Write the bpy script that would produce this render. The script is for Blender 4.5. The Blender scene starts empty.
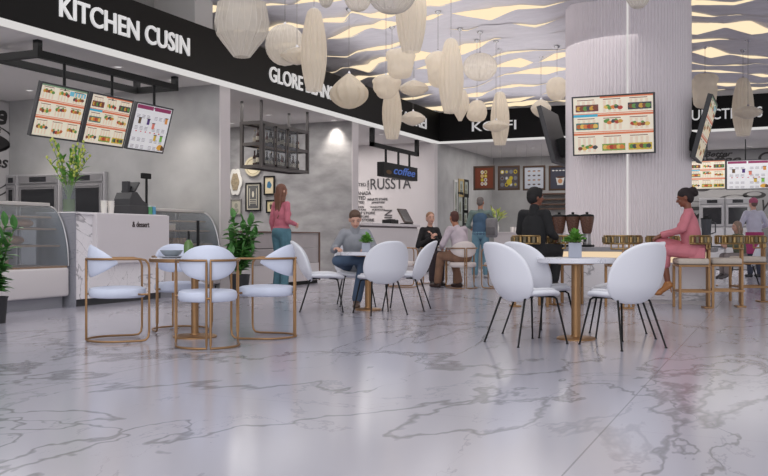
import bpy, bmesh, math, random
from mathutils import Vector, Matrix, noise, Euler
import numpy as np
random.seed(7)
PI = math.pi
C = bpy.context.scene.collection
SC = bpy.context.scene
# ------------------------------------------------------------------ frame of the place
EYE = 0.87                      # camera height
FPX = 900.0                     # focal length in pixels of the 768 wide frame
YAW = math.radians(23.75)
SN, CS = math.sin(YAW), math.cos(YAW)
def W(x, d, z=0.0):             # x metres to the right of, d metres in front of the viewer -> world
    return Vector((-SN*d + CS*x, CS*d + SN*x, z))
def at(u, v, d):                # picture point at a known distance
    return W((u-384)*d/FPX, d, EYE+(238-v)*d/FPX)
def onX(u, X, v=238):           # picture point on a plane of constant X
    a = (u-384)/FPX
    return at(u, v, X/(-SN+CS*a))
def onY(u, Y, v=238):
    a = (u-384)/FPX
    return at(u, v, Y/(CS+SN*a))
def fl(u, v):                   # picture point on the floor
    p = at(u, v, EYE*FPX/(v-238)); p.z = 0
    return p
def rotz_of(dx, dd):            # heading (local +Y) of a direction in viewer terms
    w = W(dx, dd)
    return math.atan2(-w.x, w.y)

# ------------------------------------------------------------------ materials
MATS = {}
def newmat(name):
    m = bpy.data.materials.new(name); m.use_nodes = True
    nt = m.node_tree
    for n in list(nt.nodes): nt.nodes.remove(n)
    out = nt.nodes.new('ShaderNodeOutputMaterial')
    return m, nt, out
def s2l(c):
    return tuple(((x/255)/12.92 if x/255 <= .04045 else ((x/255+.055)/1.055)**2.4) for x in c)
def mat(name, rgb, rough=.5, metal=0., var=0., vscale=8., emit=0., spec=.5, bump=0., trans=0., stretch=None):
    if name in MATS: return MATS[name]
    m, nt, out = newmat(name)
    b = nt.nodes.new('ShaderNodeBsdfPrincipled')
    col = s2l(rgb)
    b.inputs['Base Color'].default_value = (*col, 1)
    b.inputs['Roughness'].default_value = rough
    b.inputs['Metallic'].default_value = metal
    b.inputs['Specular IOR Level'].default_value = spec
    if emit:
        b.inputs['Emission Color'].default_value = (*col, 1)
        b.inputs['Emission Strength'].default_value = emit
    if trans: b.inputs['Transmission Weight'].default_value = trans
    if var or bump:
        tc = nt.nodes.new('ShaderNodeTexCoord'); nz = nt.nodes.new('ShaderNodeTexNoise')
        nz.inputs['Scale'].default_value = vscale; nz.inputs['Detail'].default_value = 6
        src = tc.outputs['Object']
        if stretch:
            mp = nt.nodes.new('ShaderNodeMapping'); mp.inputs['Scale'].default_value = stretch
            nt.links.new(src, mp.inputs[0]); src = mp.outputs[0]
        nt.links.new(src, nz.inputs['Vector'])
        if var:
            cr = nt.nodes.new('ShaderNodeValToRGB')
            cr.color_ramp.elements[0].position = .3; cr.color_ramp.elements[1].position = .72
            cr.color_ramp.elements[0].color = (*[c*(1-var) for c in col], 1)
            cr.color_ramp.elements[1].color = (*[min(1, c*(1+var)) for c in col], 1)
            nt.links.new(nz.outputs['Fac'], cr.inputs[0]); nt.links.new(cr.outputs[0], b.inputs['Base Color'])
            if emit: nt.links.new(cr.outputs[0], b.inputs['Emission Color'])
        if bump:
            bp = nt.nodes.new('ShaderNodeBump'); bp.inputs['Strength'].default_value = bump
            bp.inputs['Distance'].default_value = .02
            nt.links.new(nz.outputs['Fac'], bp.inputs['Height']); nt.links.new(bp.outputs[0], b.inputs['Normal'])
    nt.links.new(b.outputs[0], out.inputs[0])
    MATS[name] = m
    return m
def math_node(nt, op, a, b=None, clamp=False):
    n = nt.nodes.new('ShaderNodeMath'); n.operation = op; n.use_clamp = clamp
    for i, q in enumerate((a, b)):
        if q is None: continue
        if isinstance(q, (int, float)): n.inputs[i].default_value = q
        else: nt.links.new(q, n.inputs[i])
    return n.outputs[0]
def veins(nt, vec, scale, width, seed, distort=1.6, rot=.6, stretch=.45, detail=5, rgh=.55):
    mp = nt.nodes.new('ShaderNodeMapping'); mp.inputs['Rotation'].default_value = (0, 0, rot)
    mp.inputs['Location'].default_value = (seed, seed*.7, seed*.3); mp.inputs['Scale'].default_value = (stretch, 1, 1) if not isinstance(stretch, tuple) else stretch
    nt.links.new(vec, mp.inputs[0])
    nz = nt.nodes.new('ShaderNodeTexNoise'); nz.inputs['Scale'].default_value = scale
    nz.inputs['Detail'].default_value = detail; nz.inputs['Roughness'].default_value = rgh; nz.inputs['Distortion'].default_value = distort
    nt.links.new(mp.outputs[0], nz.inputs['Vector'])
    d = math_node(nt, 'ABSOLUTE', math_node(nt, 'SUBTRACT', nz.outputs['Fac'], .5))
    nz2 = nt.nodes.new('ShaderNodeTexNoise'); nz2.inputs['Scale'].default_value = scale*1.4; nz2.inputs['Detail'].default_value = 3
    mp2 = nt.nodes.new('ShaderNodeMapping'); mp2.inputs['Location'].default_value = (seed*3+4, 9-seed, 2)
    nt.links.new(vec, mp2.inputs[0]); nt.links.new(mp2.outputs[0], nz2.inputs['Vector'])
    wd = math_node(nt, 'MULTIPLY', math_node(nt, 'SUBTRACT', nz2.outputs['Fac'], .37, True), width*4)
    q = math_node(nt, 'SUBTRACT', 1.0, math_node(nt, 'DIVIDE', d, math_node(nt, 'ADD', wd, .0008)), True)
    return math_node(nt, 'POWER', q, .6)
def marble(name, rgb, vein, rough, scale, width, seams=False, objspace=True, strength=1., coat=0., dist=1.6):
    m, nt, out = newmat(name)
    tc = nt.nodes.new('ShaderNodeTexCoord')
    vec = tc.outputs['Object']
    b = nt.nodes.new('ShaderNodeBsdfPrincipled')
    b.inputs['Roughness'].default_value = rough
    if seams:
        v1 = veins(nt, vec, .46, .011, 5.3, .5, .25, (1, .5, 1), 6, .56)
        va = veins(nt, vec, .42, .011, 17.9, .4, -.6, (1, .5, 1), 6, .56)
        v1 = math_node(nt, 'MAXIMUM', v1, va)
        v2 = veins(nt, vec, .95, .009, 11.7, .6, .1, (1, .45, 1), 7, .6)
    else:
        v1 = veins(nt, vec, scale, width, 3.1, dist)
        v2 = veins(nt, vec, scale*1.9, width*.55, 11.7, 2.2, .25, .35)
    v = math_node(nt, 'MAXIMUM', v1, math_node(nt, 'MULTIPLY', v2, .45))
    cl = nt.nodes.new('ShaderNodeTexNoise'); cl.inputs['Scale'].default_value = scale*.8; cl.inputs['Detail'].default_value = 3
    nt.links.new(vec, cl.inputs['Vector'])
    mx0 = nt.nodes.new('ShaderNodeMix'); mx0.data_type = 'RGBA'
    base = s2l(rgb)
    mx0.inputs[6].default_value = (*[c*.90 for c in base], 1); mx0.inputs[7].default_value = (*[min(1, c*1.06) for c in base], 1)
    nt.links.new(cl.outputs['Fac'], mx0.inputs[0])
    mx = nt.nodes.new('ShaderNodeMix'); mx.data_type = 'RGBA'
    nt.links.new(math_node(nt, 'MULTIPLY', v, strength), mx.inputs[0])
    nt.links.new(mx0.outputs[2], mx.inputs[6]); mx.inputs[7].default_value = (*s2l(vein), 1)
    col = mx.outputs[2]
    if seams:
        sp = nt.nodes.new('ShaderNodeSeparateXYZ'); nt.links.new(vec, sp.inputs[0])
        def line(o, off, per, w):
            t = math_node(nt, 'DIVIDE', math_node(nt, 'ADD', o, off), per)
            f = math_node(nt, 'ABSOLUTE', math_node(nt, 'SUBTRACT', math_node(nt, 'FRACT', t), .5))
            return math_node(nt, 'GREATER_THAN', f, .5-w/per/2)
        lx = line(sp.outputs[0], .73+3.2*10, 3.2, .008)
        ly = line(sp.outputs[1], -4.17+3.2*10, 3.2, .006)
        ln = math_node(nt, 'MAXIMUM', math_node(nt, 'MULTIPLY', lx, .55), math_node(nt, 'MULTIPLY', ly, .22))
        m2 = nt.nodes.new('ShaderNodeMix'); m2.data_type = 'RGBA'
        nt.links.new(ln, m2.inputs[0]); nt.links.new(col, m2.inputs[6]); m2.inputs[7].default_value = (*s2l((105, 103, 108)), 1)
        col = m2.outputs[2]
    nt.links.new(col, b.inputs['Base Color'])
    b.inputs['Coat Weight'].default_value = coat; b.inputs['Coat Roughness'].default_value = .08
    nt.links.new(b.outputs[0], out.inputs[0])
    MATS[name] = m
    return m
def emis(name, rgb, strength):
    m, nt, out = newmat(name)
    e = nt.nodes.new('ShaderNodeEmission'); e.inputs[0].default_value = (*s2l(rgb), 1); e.inputs[1].default_value = strength
    nt.links.new(e.outputs[0], out.inputs[0]); MATS[name] = m
    return m
def glassy(name, rgb, tr=.8, rough=.05):
    m, nt, out = newmat(name)
    t = nt.nodes.new('ShaderNodeBsdfTransparent'); t.inputs[0].default_value = (*s2l(rgb), 1)
    g = nt.nodes.new('ShaderNodeBsdfPrincipled'); g.inputs['Base Color'].default_value = (*s2l(rgb), 1); g.inputs['Roughness'].default_value = rough
    mx = nt.nodes.new('ShaderNodeMixShader'); mx.inputs[0].default_value = 1-tr
    nt.links.new(t.outputs[0], mx.inputs[1]); nt.links.new(g.outputs[0], mx.inputs[2]); nt.links.new(mx.outputs[0], out.inputs[0])
    MATS[name] = m
    return m
def shade_mat(name, rgb, tr):
    m, nt, out = newmat(name)
    d = nt.nodes.new('ShaderNodeBsdfDiffuse'); l = nt.nodes.new('ShaderNodeBsdfTranslucent'); t = nt.nodes.new('ShaderNodeBsdfTransparent')
    d.inputs[0].default_value = (*s2l(rgb), 1); l.inputs[0].default_value = (*s2l(rgb), 1)
    a = nt.nodes.new('ShaderNodeMixShader'); a.inputs[0].default_value = .5
    b = nt.nodes.new('ShaderNodeMixShader'); b.inputs[0].default_value = tr
    nt.links.new(d.outputs[0], a.inputs[1]); nt.links.new(l.outputs[0], a.inputs[2])
    nt.links.new(a.outputs[0], b.inputs[1]); nt.links.new(t.outputs[0], b.inputs[2]); nt.links.new(b.outputs[0], out.inputs[0])
    MATS[name] = m
    return m

M = dict(
 floor=marble('floor_marble', (182, 180, 191), (108, 108, 114), .16, .62, .012, seams=True, strength=.72),
 marble=marble('counter_marble', (240, 236, 238), (140, 136, 140), .25, 1.3, .012, strength=.75, dist=.5),
 gmarble=marble('grey_marble', (150, 150, 158), (110, 110, 118), .3, 1.8, .012, strength=.7),
 concrete=mat('concrete_plaster', (165, 164, 163), .8, var=.17, vscale=1.6, bump=.08),
 concrete2=mat('concrete_board', (156, 154, 154), .8, var=.22, vscale=2.6, bump=.1, stretch=(1, 1, 2.2)),
 panelgrey=mat('grey_cabinet_board', (176, 170, 170), .6, var=.08, vscale=3),
 white=mat('white_paint', (214, 208, 208), .55),
 whitewall=mat('white_wall_paint', (204, 198, 198), .7, var=.03, vscale=1.2),
 soffit=mat('soffit_paint', (208, 205, 203), .8),
 fascia=mat('fascia_black', (15, 14, 13), .6, spec=.25),
 black=mat('black_metal', (24, 24, 25), .6, spec=.25),
 dark=mat('dark_grey_plastic', (58, 58, 61), .5),
 steel=mat('brushed_steel', (176, 174, 176), .35, .85, var=.05, vscale=30, stretch=(1, 1, 20)),
 gold=mat('brass_gold', (162, 126, 90), .4, .8, var=.06, vscale=14),
 goldpol=mat('polished_gold', (158, 132, 90), .36, 1.),
 chairblue=mat('pale_blue_leather', (208, 214, 232), .5, var=.03, vscale=12),
 chairwarm=mat('cream_upholstery', (220, 210, 206), .6, var=.03, vscale=12),
 shell=mat('white_shell_plastic', (228, 229, 236), .42),
 shellpad=mat('white_seat_pad', (226, 226, 230), .6),
 tabletop=marble('table_marble', (222, 222, 230), (150, 150, 160), .25, 5., .014, strength=.6),
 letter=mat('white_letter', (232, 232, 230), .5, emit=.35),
 led=emis('led_white', (235, 232, 230), .95),
 ledwarm=emis('led_warm', (255, 226, 188), 1.0),
 cove=emis('ceiling_cove_glow', (255, 234, 196), 1.2),
 ceil=mat('ceiling_wave_plaster', (214, 211, 217), .85, var=.05, vscale=3, stretch=(1, 5, 1)),
 col=mat('column_panel', (238, 231, 233), .55),
 leaf=mat('leaf_green', (80, 134, 66), .45, var=.4, vscale=9),
 leaf2=mat('leaf_pale_green', (96, 150, 58), .45, var=.3, vscale=14),
 stemgreen=mat('stem_green', (104, 138, 66), .5),
 blossom=mat('blossom_yellow_green', (184, 194, 92), .6, var=.25, vscale=40),
 soil=mat('soil', (52, 42, 36), .9, var=.3, vscale=40),
 potdark=mat('dark_planter', (44, 44, 47), .6),
 potgrey=mat('grey_planter', (160, 164, 178), .6),
 wood=mat('light_wood', (150, 122, 98), .5, var=.18, vscale=6, stretch=(1, 8, 8)),
 darkwood=mat('dark_wood', (84, 62, 50), .5, var=.2, vscale=6, stretch=(1, 8, 8)),
 glass=glassy('clear_glass', (226, 230, 234), .84),
 clearpane=glassy('cabinet_pane', (236, 238, 240), .95),
 smoke=glassy('smoked_glass', (110, 112, 118), .5),
 ovenglass=mat('oven_window', (38, 39, 42), .12),
 greenglass=glassy('green_vase_glass', (120, 150, 80), .45),
 bean=mat('coffee_beans', (92, 62, 50), .5, var=.35, vscale=90),
 s1=shade_mat('lamp_woven_cream', (244, 235, 219), .22),
 s2=shade_mat('lamp_gauze', (242, 235, 223), .36),
 s3=shade_mat('lamp_paper', (236, 227, 210), .12),
 chrome=mat('chrome', (200, 200, 202), .15, 1.),
)
def cm(rgb, rough=.7, **k):
    return mat('paint_%d_%d_%d_%d' % (*rgb, int(rough*100)), rgb, rough, **k)

# ------------------------------------------------------------------ mesh builder
def smooth_by(me, ang=math.radians(38)):
    me.shade_smooth()
    try: me.set_sharp_from_angle(angle=ang)
    except Exception: pass
class MB:
    def __init__(s): s.bm = bmesh.new(); s.mi = 0
    def _tag(s, n0):
        s.bm.faces.ensure_lookup_table()
        for f in s.bm.faces[n0:]: f.material_index = s.mi
    def box(s, x0, y0, z0, x1, y1, z1, bev=0., rot=None, seg=2):
        n0 = len(s.bm.faces)
        vs = [s.bm.verts.new((x, y, z)) for x in (x0, x1) for y in (y0, y1) for z in (z0, z1)]
        fs = [s.bm.faces.new([vs[i] for i in q]) for q in ((0,1,3,2),(4,6,7,5),(0,4,5,1),(2,3,7,6),(0,2,6,4),(1,5,7,3))]
        if bev:
            es = list({e for f in fs for e in f.edges})
            r = bmesh.ops.bevel(s.bm, geom=es, offset=bev, segments=seg, affect='EDGES', profile=.5)
            vs = list({v for f in r['faces'] for v in f.verts} | {v for v in vs if v.is_valid})
        if rot is not None:
            bmesh.ops.transform(s.bm, matrix=rot, verts=vs)
        s._tag(n0); return s
    def tube(s, pts, r, seg=8, closed=False, caps=True):
        n0 = len(s.bm.faces)
        pts = [Vector(p) for p in pts]; n = len(pts)
        rs = r if isinstance(r, (list, tuple)) else [r]*n
        rings = []; prev = None
        for i, p in enumerate(pts):
            if closed: t = (pts[(i+1) % n]-pts[i-1])
            else: t = pts[min(i+1, n-1)]-pts[max(i-1, 0)]
            t.normalize()
            if prev is None:
                a = Vector((0, 0, 1)) if abs(t.z) < .9 else Vector((1, 0, 0))
                nrm = t.cross(a).normalized()
            else:
                nrm = (prev - t*prev.dot(t))
                if nrm.length < 1e-6: nrm = t.orthogonal()
                nrm.normalize()
            prev = nrm; bn = t.cross(nrm)
            rings.append([s.bm.verts.new(p + (nrm*math.cos(2*PI*k/seg)+bn*math.sin(2*PI*k/seg))*rs[i]) for k in range(seg)])
        m = n if closed else n-1
        for i in range(m):
            A, B = rings[i], rings[(i+1) % n]
            for k in range(seg): s.bm.faces.new((A[k], A[(k+1) % seg], B[(k+1) % seg], B[k]))
        if caps and not closed:
            s.bm.faces.new(rings[0][::-1]); s.bm.faces.new(rings[-1])
        s._tag(n0); return s
    def cyl(s, x, y, z0, z1, r, r2=None, seg=24):
        return s.lathe([(0, z0), (r, z0), (r2 if r2 is not None else r, z1), (0, z1)], seg, (x, y))
    def lathe(s, prof, seg=32, c=(0, 0), fn=None, z=0):
        n0 = len(s.bm.faces); rings = []
        for i, (r, h) in enumerate(prof):
            t = i/max(1, len(prof)-1)
            if r < 1e-6: rings.append([s.bm.verts.new((c[0], c[1], h+z))]); continue
            ring = []
            for k in range(seg):
                a = 2*PI*k/seg; q = r; aa = a; hh = h
                if fn:
                    o = fn(a, t, r, h)
                    if isinstance(o, tuple): q, aa, hh = o
                    else: q = r*o
                ring.append(s.bm.verts.new((c[0]+q*math.cos(aa), c[1]+q*math.sin(aa), hh+z)))
            rings.append(ring)
        for A, B in zip(rings, rings[1:]):
            if len(A) == 1 and len(B) == 1: continue
            for k in range(seg):
                k2 = (k+1) % seg
                if len(A) == 1: s.bm.faces.new((A[0], B[k2], B[k]))
                elif len(B) == 1: s.bm.faces.new((A[k], A[k2], B[0]))
                else: s.bm.faces.new((A[k], A[k2], B[k2], B[k]))
        s._tag(n0); return s
    def ell(s, c, r, seg=16, rings=10, rot=None):
        n0 = len(s.bm.faces)
        g = bmesh.ops.create_uvsphere(s.bm, u_segments=seg, v_segments=rings, radius=1)
        mt = Matrix.Translation(Vector(c)) @ (rot.to_4x4() if rot is not None else Matrix()) @ Matrix.Diagonal((*r, 1))
        bmesh.ops.transform(s.bm, matrix=mt, verts=g['verts'])
        s._tag(n0); return s
    def cap(s, a, b, ra, rb, seg=12):             # round cone between two points
        a = Vector(a); b = Vector(b); n0 = len(s.bm.faces)
        t = (b-a); L = t.length; t.normalize()
        nrm = t.orthogonal().normalized(); bn = t.cross(nrm); rings = []
        prof = [(-math.cos(q)*ra, math.sin(q)*ra) for q in (0, .55, 1.1, PI/2)] + [(L+math.sin(q)*rb, math.cos(q)*rb) for q in (0, .5, 1.05, PI/2)]
        for h, r in prof:
            p = a+t*h
            if r < 1e-5: rings.append([s.bm.verts.new(p)]); continue
            rings.append([s.bm.verts.new(p+(nrm*math.cos(2*PI*k/seg)+bn*math.sin(2*PI*k/seg))*r) for k in range(seg)])
        for A, B in zip(rings, rings[1:]):
            for k in range(seg):
                k2 = (k+1) % seg
                if len(A) == 1: s.bm.faces.new((A[0], B[k], B[k2]))
                elif len(B) == 1: s.bm.faces.new((A[k2], A[k], B[0]))
                else: s.bm.faces.new((A[k], B[k], B[k2], A[k2]))
        s._tag(n0); return s
    def grid(s, fn, nu, nv, wrap=False):
        n0 = len(s.bm.faces)
        g = [[s.bm.verts.new(fn(i/nu, j/nv)) for j in range(nv+1)] for i in range(nu+1)]
        for i in range(nu):
            for j in range(nv): s.bm.faces.new((g[i][j], g[i+1][j], g[i+1][j+1], g[i][j+1]))
        s._tag(n0); return s
    def poly(s, pts, depth=None):
        n0 = len(s.bm.faces)
        a = [s.bm.verts.new(p) for p in pts]; s.bm.faces.new(a)
        if depth is not None:
            dv = Vector(depth); b = [s.bm.verts.new(Vector(p)+dv) for p in pts]
            s.bm.faces.new(b[::-1]); n = len(a)
            for i in range(n): s.bm.faces.new((a[(i+1) % n], a[i], b[i], b[(i+1) % n]))
        s._tag(n0); return s
    def build(s, name, mats, parent=None, smooth=True, recalc=True, loc=None, rot=None):
        if recalc: bmesh.ops.recalc_face_normals(s.bm, faces=s.bm.faces)
        me = bpy.data.meshes.new(name); s.bm.to_mesh(me); s.bm.free()
        for m in (mats if isinstance(mats, (list, tuple)) else [mats]): me.materials.append(m)
        if smooth: smooth_by(me)
        o = bpy.data.objects.new(name, me); C.objects.link(o)
        if parent: o.parent = parent
        if loc is not None: o.location = loc
        if rot is not None: o.rotation_euler = rot
        return o
def solid(o, th, sub=0, off=0., bev=0.):
    md = o.modifiers.new('s', 'SOLIDIFY'); md.thickness = th; md.offset = off
    if sub:
        m2 = o.modifiers.new('u', 'SUBSURF'); m2.levels = sub; m2.render_levels = sub
    bake(o); return o
def bake(o):
    dg = bpy.context.evaluated_depsgraph_get(); dg.update()
    me = bpy.data.meshes.new_from_object(o.evaluated_get(dg))
    o.modifiers.clear(); old = o.data; o.data = me; bpy.data.meshes.remove(old); me.name = o.name
def tag(o, label, cat, group=None, kind=None):
    if label: o['label'] = label
    if cat: o['category'] = cat
    if group: o['group'] = group
    if kind: o['kind'] = kind
    return o
def thing(name, label, cat, loc=(0, 0, 0), rz=0, group=None):
    o = bpy.data.objects.new(name, None); C.objects.link(o)
    o.location = loc; o.rotation_euler = (0, 0, rz); o.empty_display_size = .1
    return tag(o, label, cat, group)
def struct(o): o['kind'] = 'structure'; return o
def dup(root, loc, rz, label, group=None, cat=None):
    def cp(o, par):
        c = o.copy(); C.objects.link(c); c.parent = par
        for ch in list(o.children): cp(ch, c)
        return c
    r = cp(root, None); r.location = loc; r.rotation_euler = (0, 0, rz)
    r['label'] = label
    if group: r['group'] = group
    return r
def islands(o, part):
    """hand each loose piece of a lettering mesh to its own child"""
    bm = bmesh.new(); bm.from_mesh(o.data); seen = set(); groups = []
    for v in bm.verts:
        if v in seen: continue
        st = [v]; seen.add(v); g = []
        while st:
            q = st.pop(); g.append(q)
            for e in q.link_edges:
                w = e.other_vert(q)
                if w not in seen: seen.add(w); st.append(w)
        groups.append(g)
    m = o.data.materials[0]
    root = bpy.data.objects.new(o.name, None); C.objects.link(root); root.location = o.location; root.rotation_euler = o.rotation_euler
    for g in sorted(groups, key=lambda g: min(v.co.x for v in g)):
        mb = MB(); mp = {v: mb.bm.verts.new(v.co) for v in g}
        for f in {f for v in g for f in v.link_faces}: mb.bm.faces.new([mp[v] for v in f.verts])
        mb.build(part, m, root, smooth=False)
    bm.free(); old = o.data; nm = o.name; bpy.data.objects.remove(o); bpy.data.meshes.remove(old); root.name = nm
    return root
def text(name, s, size, m, loc, rot, parent=None, sx=1., off=0., ext=.008, align='LEFT', shear=0.):
    cu = bpy.data.curves.new(name, 'FONT'); cu.body = s; cu.size = size; cu.offset = off; cu.extrude = ext
    cu.align_x = align; cu.shear = shear; cu.resolution_u = 4
    o = bpy.data.objects.new(name, cu); C.objects.link(o)
    dg = bpy.context.evaluated_depsgraph_get(); dg.update()
    me = bpy.data.meshes.new_from_object(o.evaluated_get(dg))
    bpy.data.objects.remove(o); bpy.data.curves.remove(cu)
    for v in me.vertices: v.co.x *= sx
    me.materials.clear(); me.materials.append(m); me.name = name
    o = bpy.data.objects.new(name, me); C.objects.link(o)
    o.location = loc; o.rotation_euler = rot
    if parent: o.parent = parent
    return o
FX = (PI/2, 0, PI/2)     # writing that faces +X
FY = (PI/2, 0, 0)        # writing that faces -Y
def fit_text(name, s, cap, length, m, loc, rot, parent=None, off=0., ext=.008, shear=0.):
    o = text(name, s, 1., m, loc, rot, parent, 1., off, ext, shear=shear)
    xs = [v.co.x for v in o.data.vertices]; ys = [v.co.y for v in o.data.vertices]
    x0, x1 = min(xs), max(xs); y0 = 0; y1 = max(ys)
    for v in o.data.vertices:
        v.co.x = (v.co.x-x0)*length/(x1-x0); v.co.y = v.co.y*cap/y1
    return o
def light(kind, name, loc, energy, color=(1, 1, 1), size=.3, rot=(0, 0, 0), size_y=None, spot=None, blend=.8):
    l = bpy.data.lights.new(name, kind); l.energy = energy; l.color = color
    if kind == 'AREA':
        l.size = size
        if size_y: l.shape = 'RECTANGLE'; l.size_y = size_y
    elif kind in ('POINT', 'SPOT'): l.shadow_soft_size = size
    if kind == 'SPOT': l.spot_size = spot; l.spot_blend = blend
    o = bpy.data.objects.new(name, l); C.objects.link(o); o.location = loc; o.rotation_euler = rot
    return o
WORLD = 0.8; EXPO = -0.2
LIGHTS = [
 ('hall_fill', (-3.0, 2.5, 7.8), (.6, 0, .1), 260, 10, 7, (.97, .97, 1.0)),  # added overhead fill for the near hall, no roof glazing behind it
 ('front_fill', (0.5, -4.0, 3.6), (1.42, 0, .2), 420, 12, 4.5, (.98, .98, 1.0)),  # added fill behind the viewer to light front faces evenly, no window there
 ('aisle_fill', (-4.5, 15.0, 4.0), (0, 0, 0), 130, 5, 9, (1, .97, .95)),  # added downward fill over the aisle, no fixture of its own
 ('ceiling_fill', (-5.6, 15.0, 4.0), (PI, 0, 0), 95, 4, 12, (1, .98, .98)),  # added upward fill that lightens the ceiling leaves, no real uplighter
 ('stall_fill', (-10.2, 9.5, 3.3), (0, 0, 0), 95, 3.6, 4.5, (1, .97, .95)),  # this and the other stall panels: soft fill added under the soffits
 ('stall_fill', (-10.2, 14.8, 3.3), (0, 0, 0), 95, 3.4, 3.6, (1, .97, .95)),
 ('stall_fill', (-10.2, 19.3, 3.3), (0, 0, 0), 120, 3.4, 3.8, (1, .96, .94)),
 ('stall_fill', (-4.0, 24.3, 3.3), (0, 0, 0), 160, 7.5, 3.8, (1, .97, .95)),
 ('stall_fill', (1.5, 24.3, 3.3), (0, 0, 0), 50, 4, 3.8, (1, .97, .95)),
]
# ================================================================== THE SETTING
XF = -8.04; ZS = 3.34; ZF = 4.10; YF = 21.8; XW = -12.75
def sbox(name, b, m, bev=0.):
    mb = MB(); mb.box(*b, bev=bev); return struct(mb.build(name, m, smooth=False))
mb = MB(); mb.box(-13, -6, -.2, 6, 27, 0); struct(mb.build('floor', M['floor'], smooth=False))
sbox('wall_left', (XW-.2, 2, 0, XW, 21.9, ZS), M['concrete'])
sbox('wall_kitchen', (XW, 12.16, 0, -8.22, 12.40, ZS), M['concrete'])
sbox('wall_cafe', (XW, 17.03, 0, -8.22, 17.28, ZS), M['concrete2'])
sbox('wall_white', (XW, 21.7, 0, -8.12, 21.9, ZS), M['whitewall'])
sbox('wall_side', (-8.3, 21.9, 0, -8.12, 27, ZS), M['concrete'])
sbox('wall_back', (-8.3, 26.8, 0, 6, 27, ZS), M['concrete'])
sbox('trim_1', (-8.225, 12.14, 0, -8.205, 12.42, ZS), M['whitewall'])       # white pier caps
sbox('trim_2', (-8.225, 17.01, 0, -8.205, 17.30, ZS), M['whitewall'])
sbox('ceiling_soffit', (XW, 2, ZS, XF-.12, 22, ZS+.1), M['soffit'])
sbox('ceiling_soffit_back', (XF-.12, YF+.1, ZS, 6, 27, ZS+.1), M['soffit'])
# black fascia over the stalls and its white lit edge
mb = MB(); mb.box(XF-.14, 2, ZS, XF, YF+.14, ZF); mb.box(XF, YF, ZS, 6, YF+.14, ZF); struct(mb.build('wall_fascia', M['fascia'], smooth=False))
mb = MB(); mb.box(XF-.16, 2, ZS-.03, XF+.012, YF, ZS+.012); mb.box(XF-.16, YF-.012, ZS-.03, 6, YF+.16, ZS+.012)
struct(mb.build('trim_3', M['led'], smooth=False))
sbox('wall_upper_left', (-9.6, 2, ZS+.1, -9.4, 22, 5.6), M['concrete'])
for k, y in enumerate((7.2, 9.6, 12.0)):
    sbox('trim_%d' % (k+4), (-9.4, y, 4.3, -8.6, y+.5, 5.4), M['soffit'])
sbox('baseboard_kitchen', (XW, 12.14, 0, -8.3, 12.16, .1), M['dark'])
sbox('baseboard_white', (XW, 21.68, 0, -8.12, 21.7, .1), M['dark'])
sbox('baseboard_back', (-8.1, 26.78, 0, 6, 26.8, .1), M['dark'])

# ---- waved ceiling: overlapping plaster leaves with lit coves between them
def n1(x, y=0., z=0.): return noise.noise(Vector((x, y, z)))
NK = 17
X0, X1 = -9.3, 5.0
def yk(k, x):
    b = max(0., k-4)/12*.62
    return 8.4 + .86*k + b*(abs(x+2.4)-2.0) + .5*n1(x*.33, k*.33, 3.1) + knots(k, 2, x, .5, lambda r, i: r.uniform(-.24, .24))
KN = {}
def knots(k, ch, x, step, f):
    key = (k, ch)
    if key not in KN:
        r = random.Random(k*31+ch*7); xs = [X0-1]; 
        while xs[-1] < X1+1: xs.append(xs[-1]+step*r.uniform(.5, 1.5))
        KN[key] = (xs, [f(r, i) for i in range(len(xs))])
    xs, vs = KN[key]
    return float(np.interp(x, xs, vs))
def riser(k, x):
    a = knots(k, 1, x, .52, lambda r, i: r.choice((0., 0., .05, .10, .16, .22, .27)) if i % 2 else r.choice((0., 0., .03, .08)))
    return max(0., min(.24, a*(.86+.5*n1(x*.3, k*1.7, 6.)) + .02*n1(x*3., k*4., 2.)*(a > .01)))
def mean_z(y): return 4.98-.060*(min(y, YF)-9)
def low(k, x): return mean_z(yk(k, x)) - .45*riser(k, x) + knots(k, 3, x, .8, lambda r, i: r.uniform(-.05, .05))
def tri(x): f = x-math.floor(x); return abs(f-.5)*2
mb = MB()
NX, NY = 260, 12
for k in range(NK):
    def leaf(u, v):
        x = X0+(X1-X0)*u
        ya, yb = yk(k, x), yk(k+1, x)+.10
        za = low(k, x); zb = low(k+1, x)+riser(k+1, x)
        y = ya+(yb-ya)*v
        q = (v*3.2+.9*n1(x*.5, k*2.2, 9.)+.35*knots(k, 4, x, .5, lambda r, i: r.uniform(-.5, .5))); f = (.05*n1(x*.9, y*1.3, k)+.055*(abs((q % 1.)-.35)-.3))*math.sin(PI*v)**.5
        return (x, min(y, YF-.002*(NK-k)), za+(zb-za)*v**1.25+f+.0)
    mb.grid(leaf, NX, NY)
ce = struct(mb.build('ceiling', M['ceil'], smooth=True))
mb = MB()
for k in range(1, NK+1):
    mb.grid(lambda u, v: (X0+(X1-X0)*u, min(yk(k, X0+(X1-X0)*u)+.05, YF-.01), low(k, X0+(X1-X0)*u)+v*(riser(k, X0+(X1-X0)*u)+.015)), NX, 1)
struct(mb.build('ceiling_cove_light', M['cove'], smooth=False))
sbox('wall_upper_back', (XF-.1, YF+.02, ZF-.02, 6, YF+.12, 5.6), M['soffit'])
sbox('ceiling_slab', (-9.4, 8, 5.75, 6, 22, 5.85), M['soffit'])
def ceil_z(x, y):
    for k in range(NK):
        a, b = yk(k, x), yk(k+1, x)
        if a <= y <= b:
            t = (y-a)/(b-a); za = low(k, x); zb = low(k+1, x)+riser(k+1, x)
            return za+(zb-za)*t**1.25
    return mean_z(y)

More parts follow.
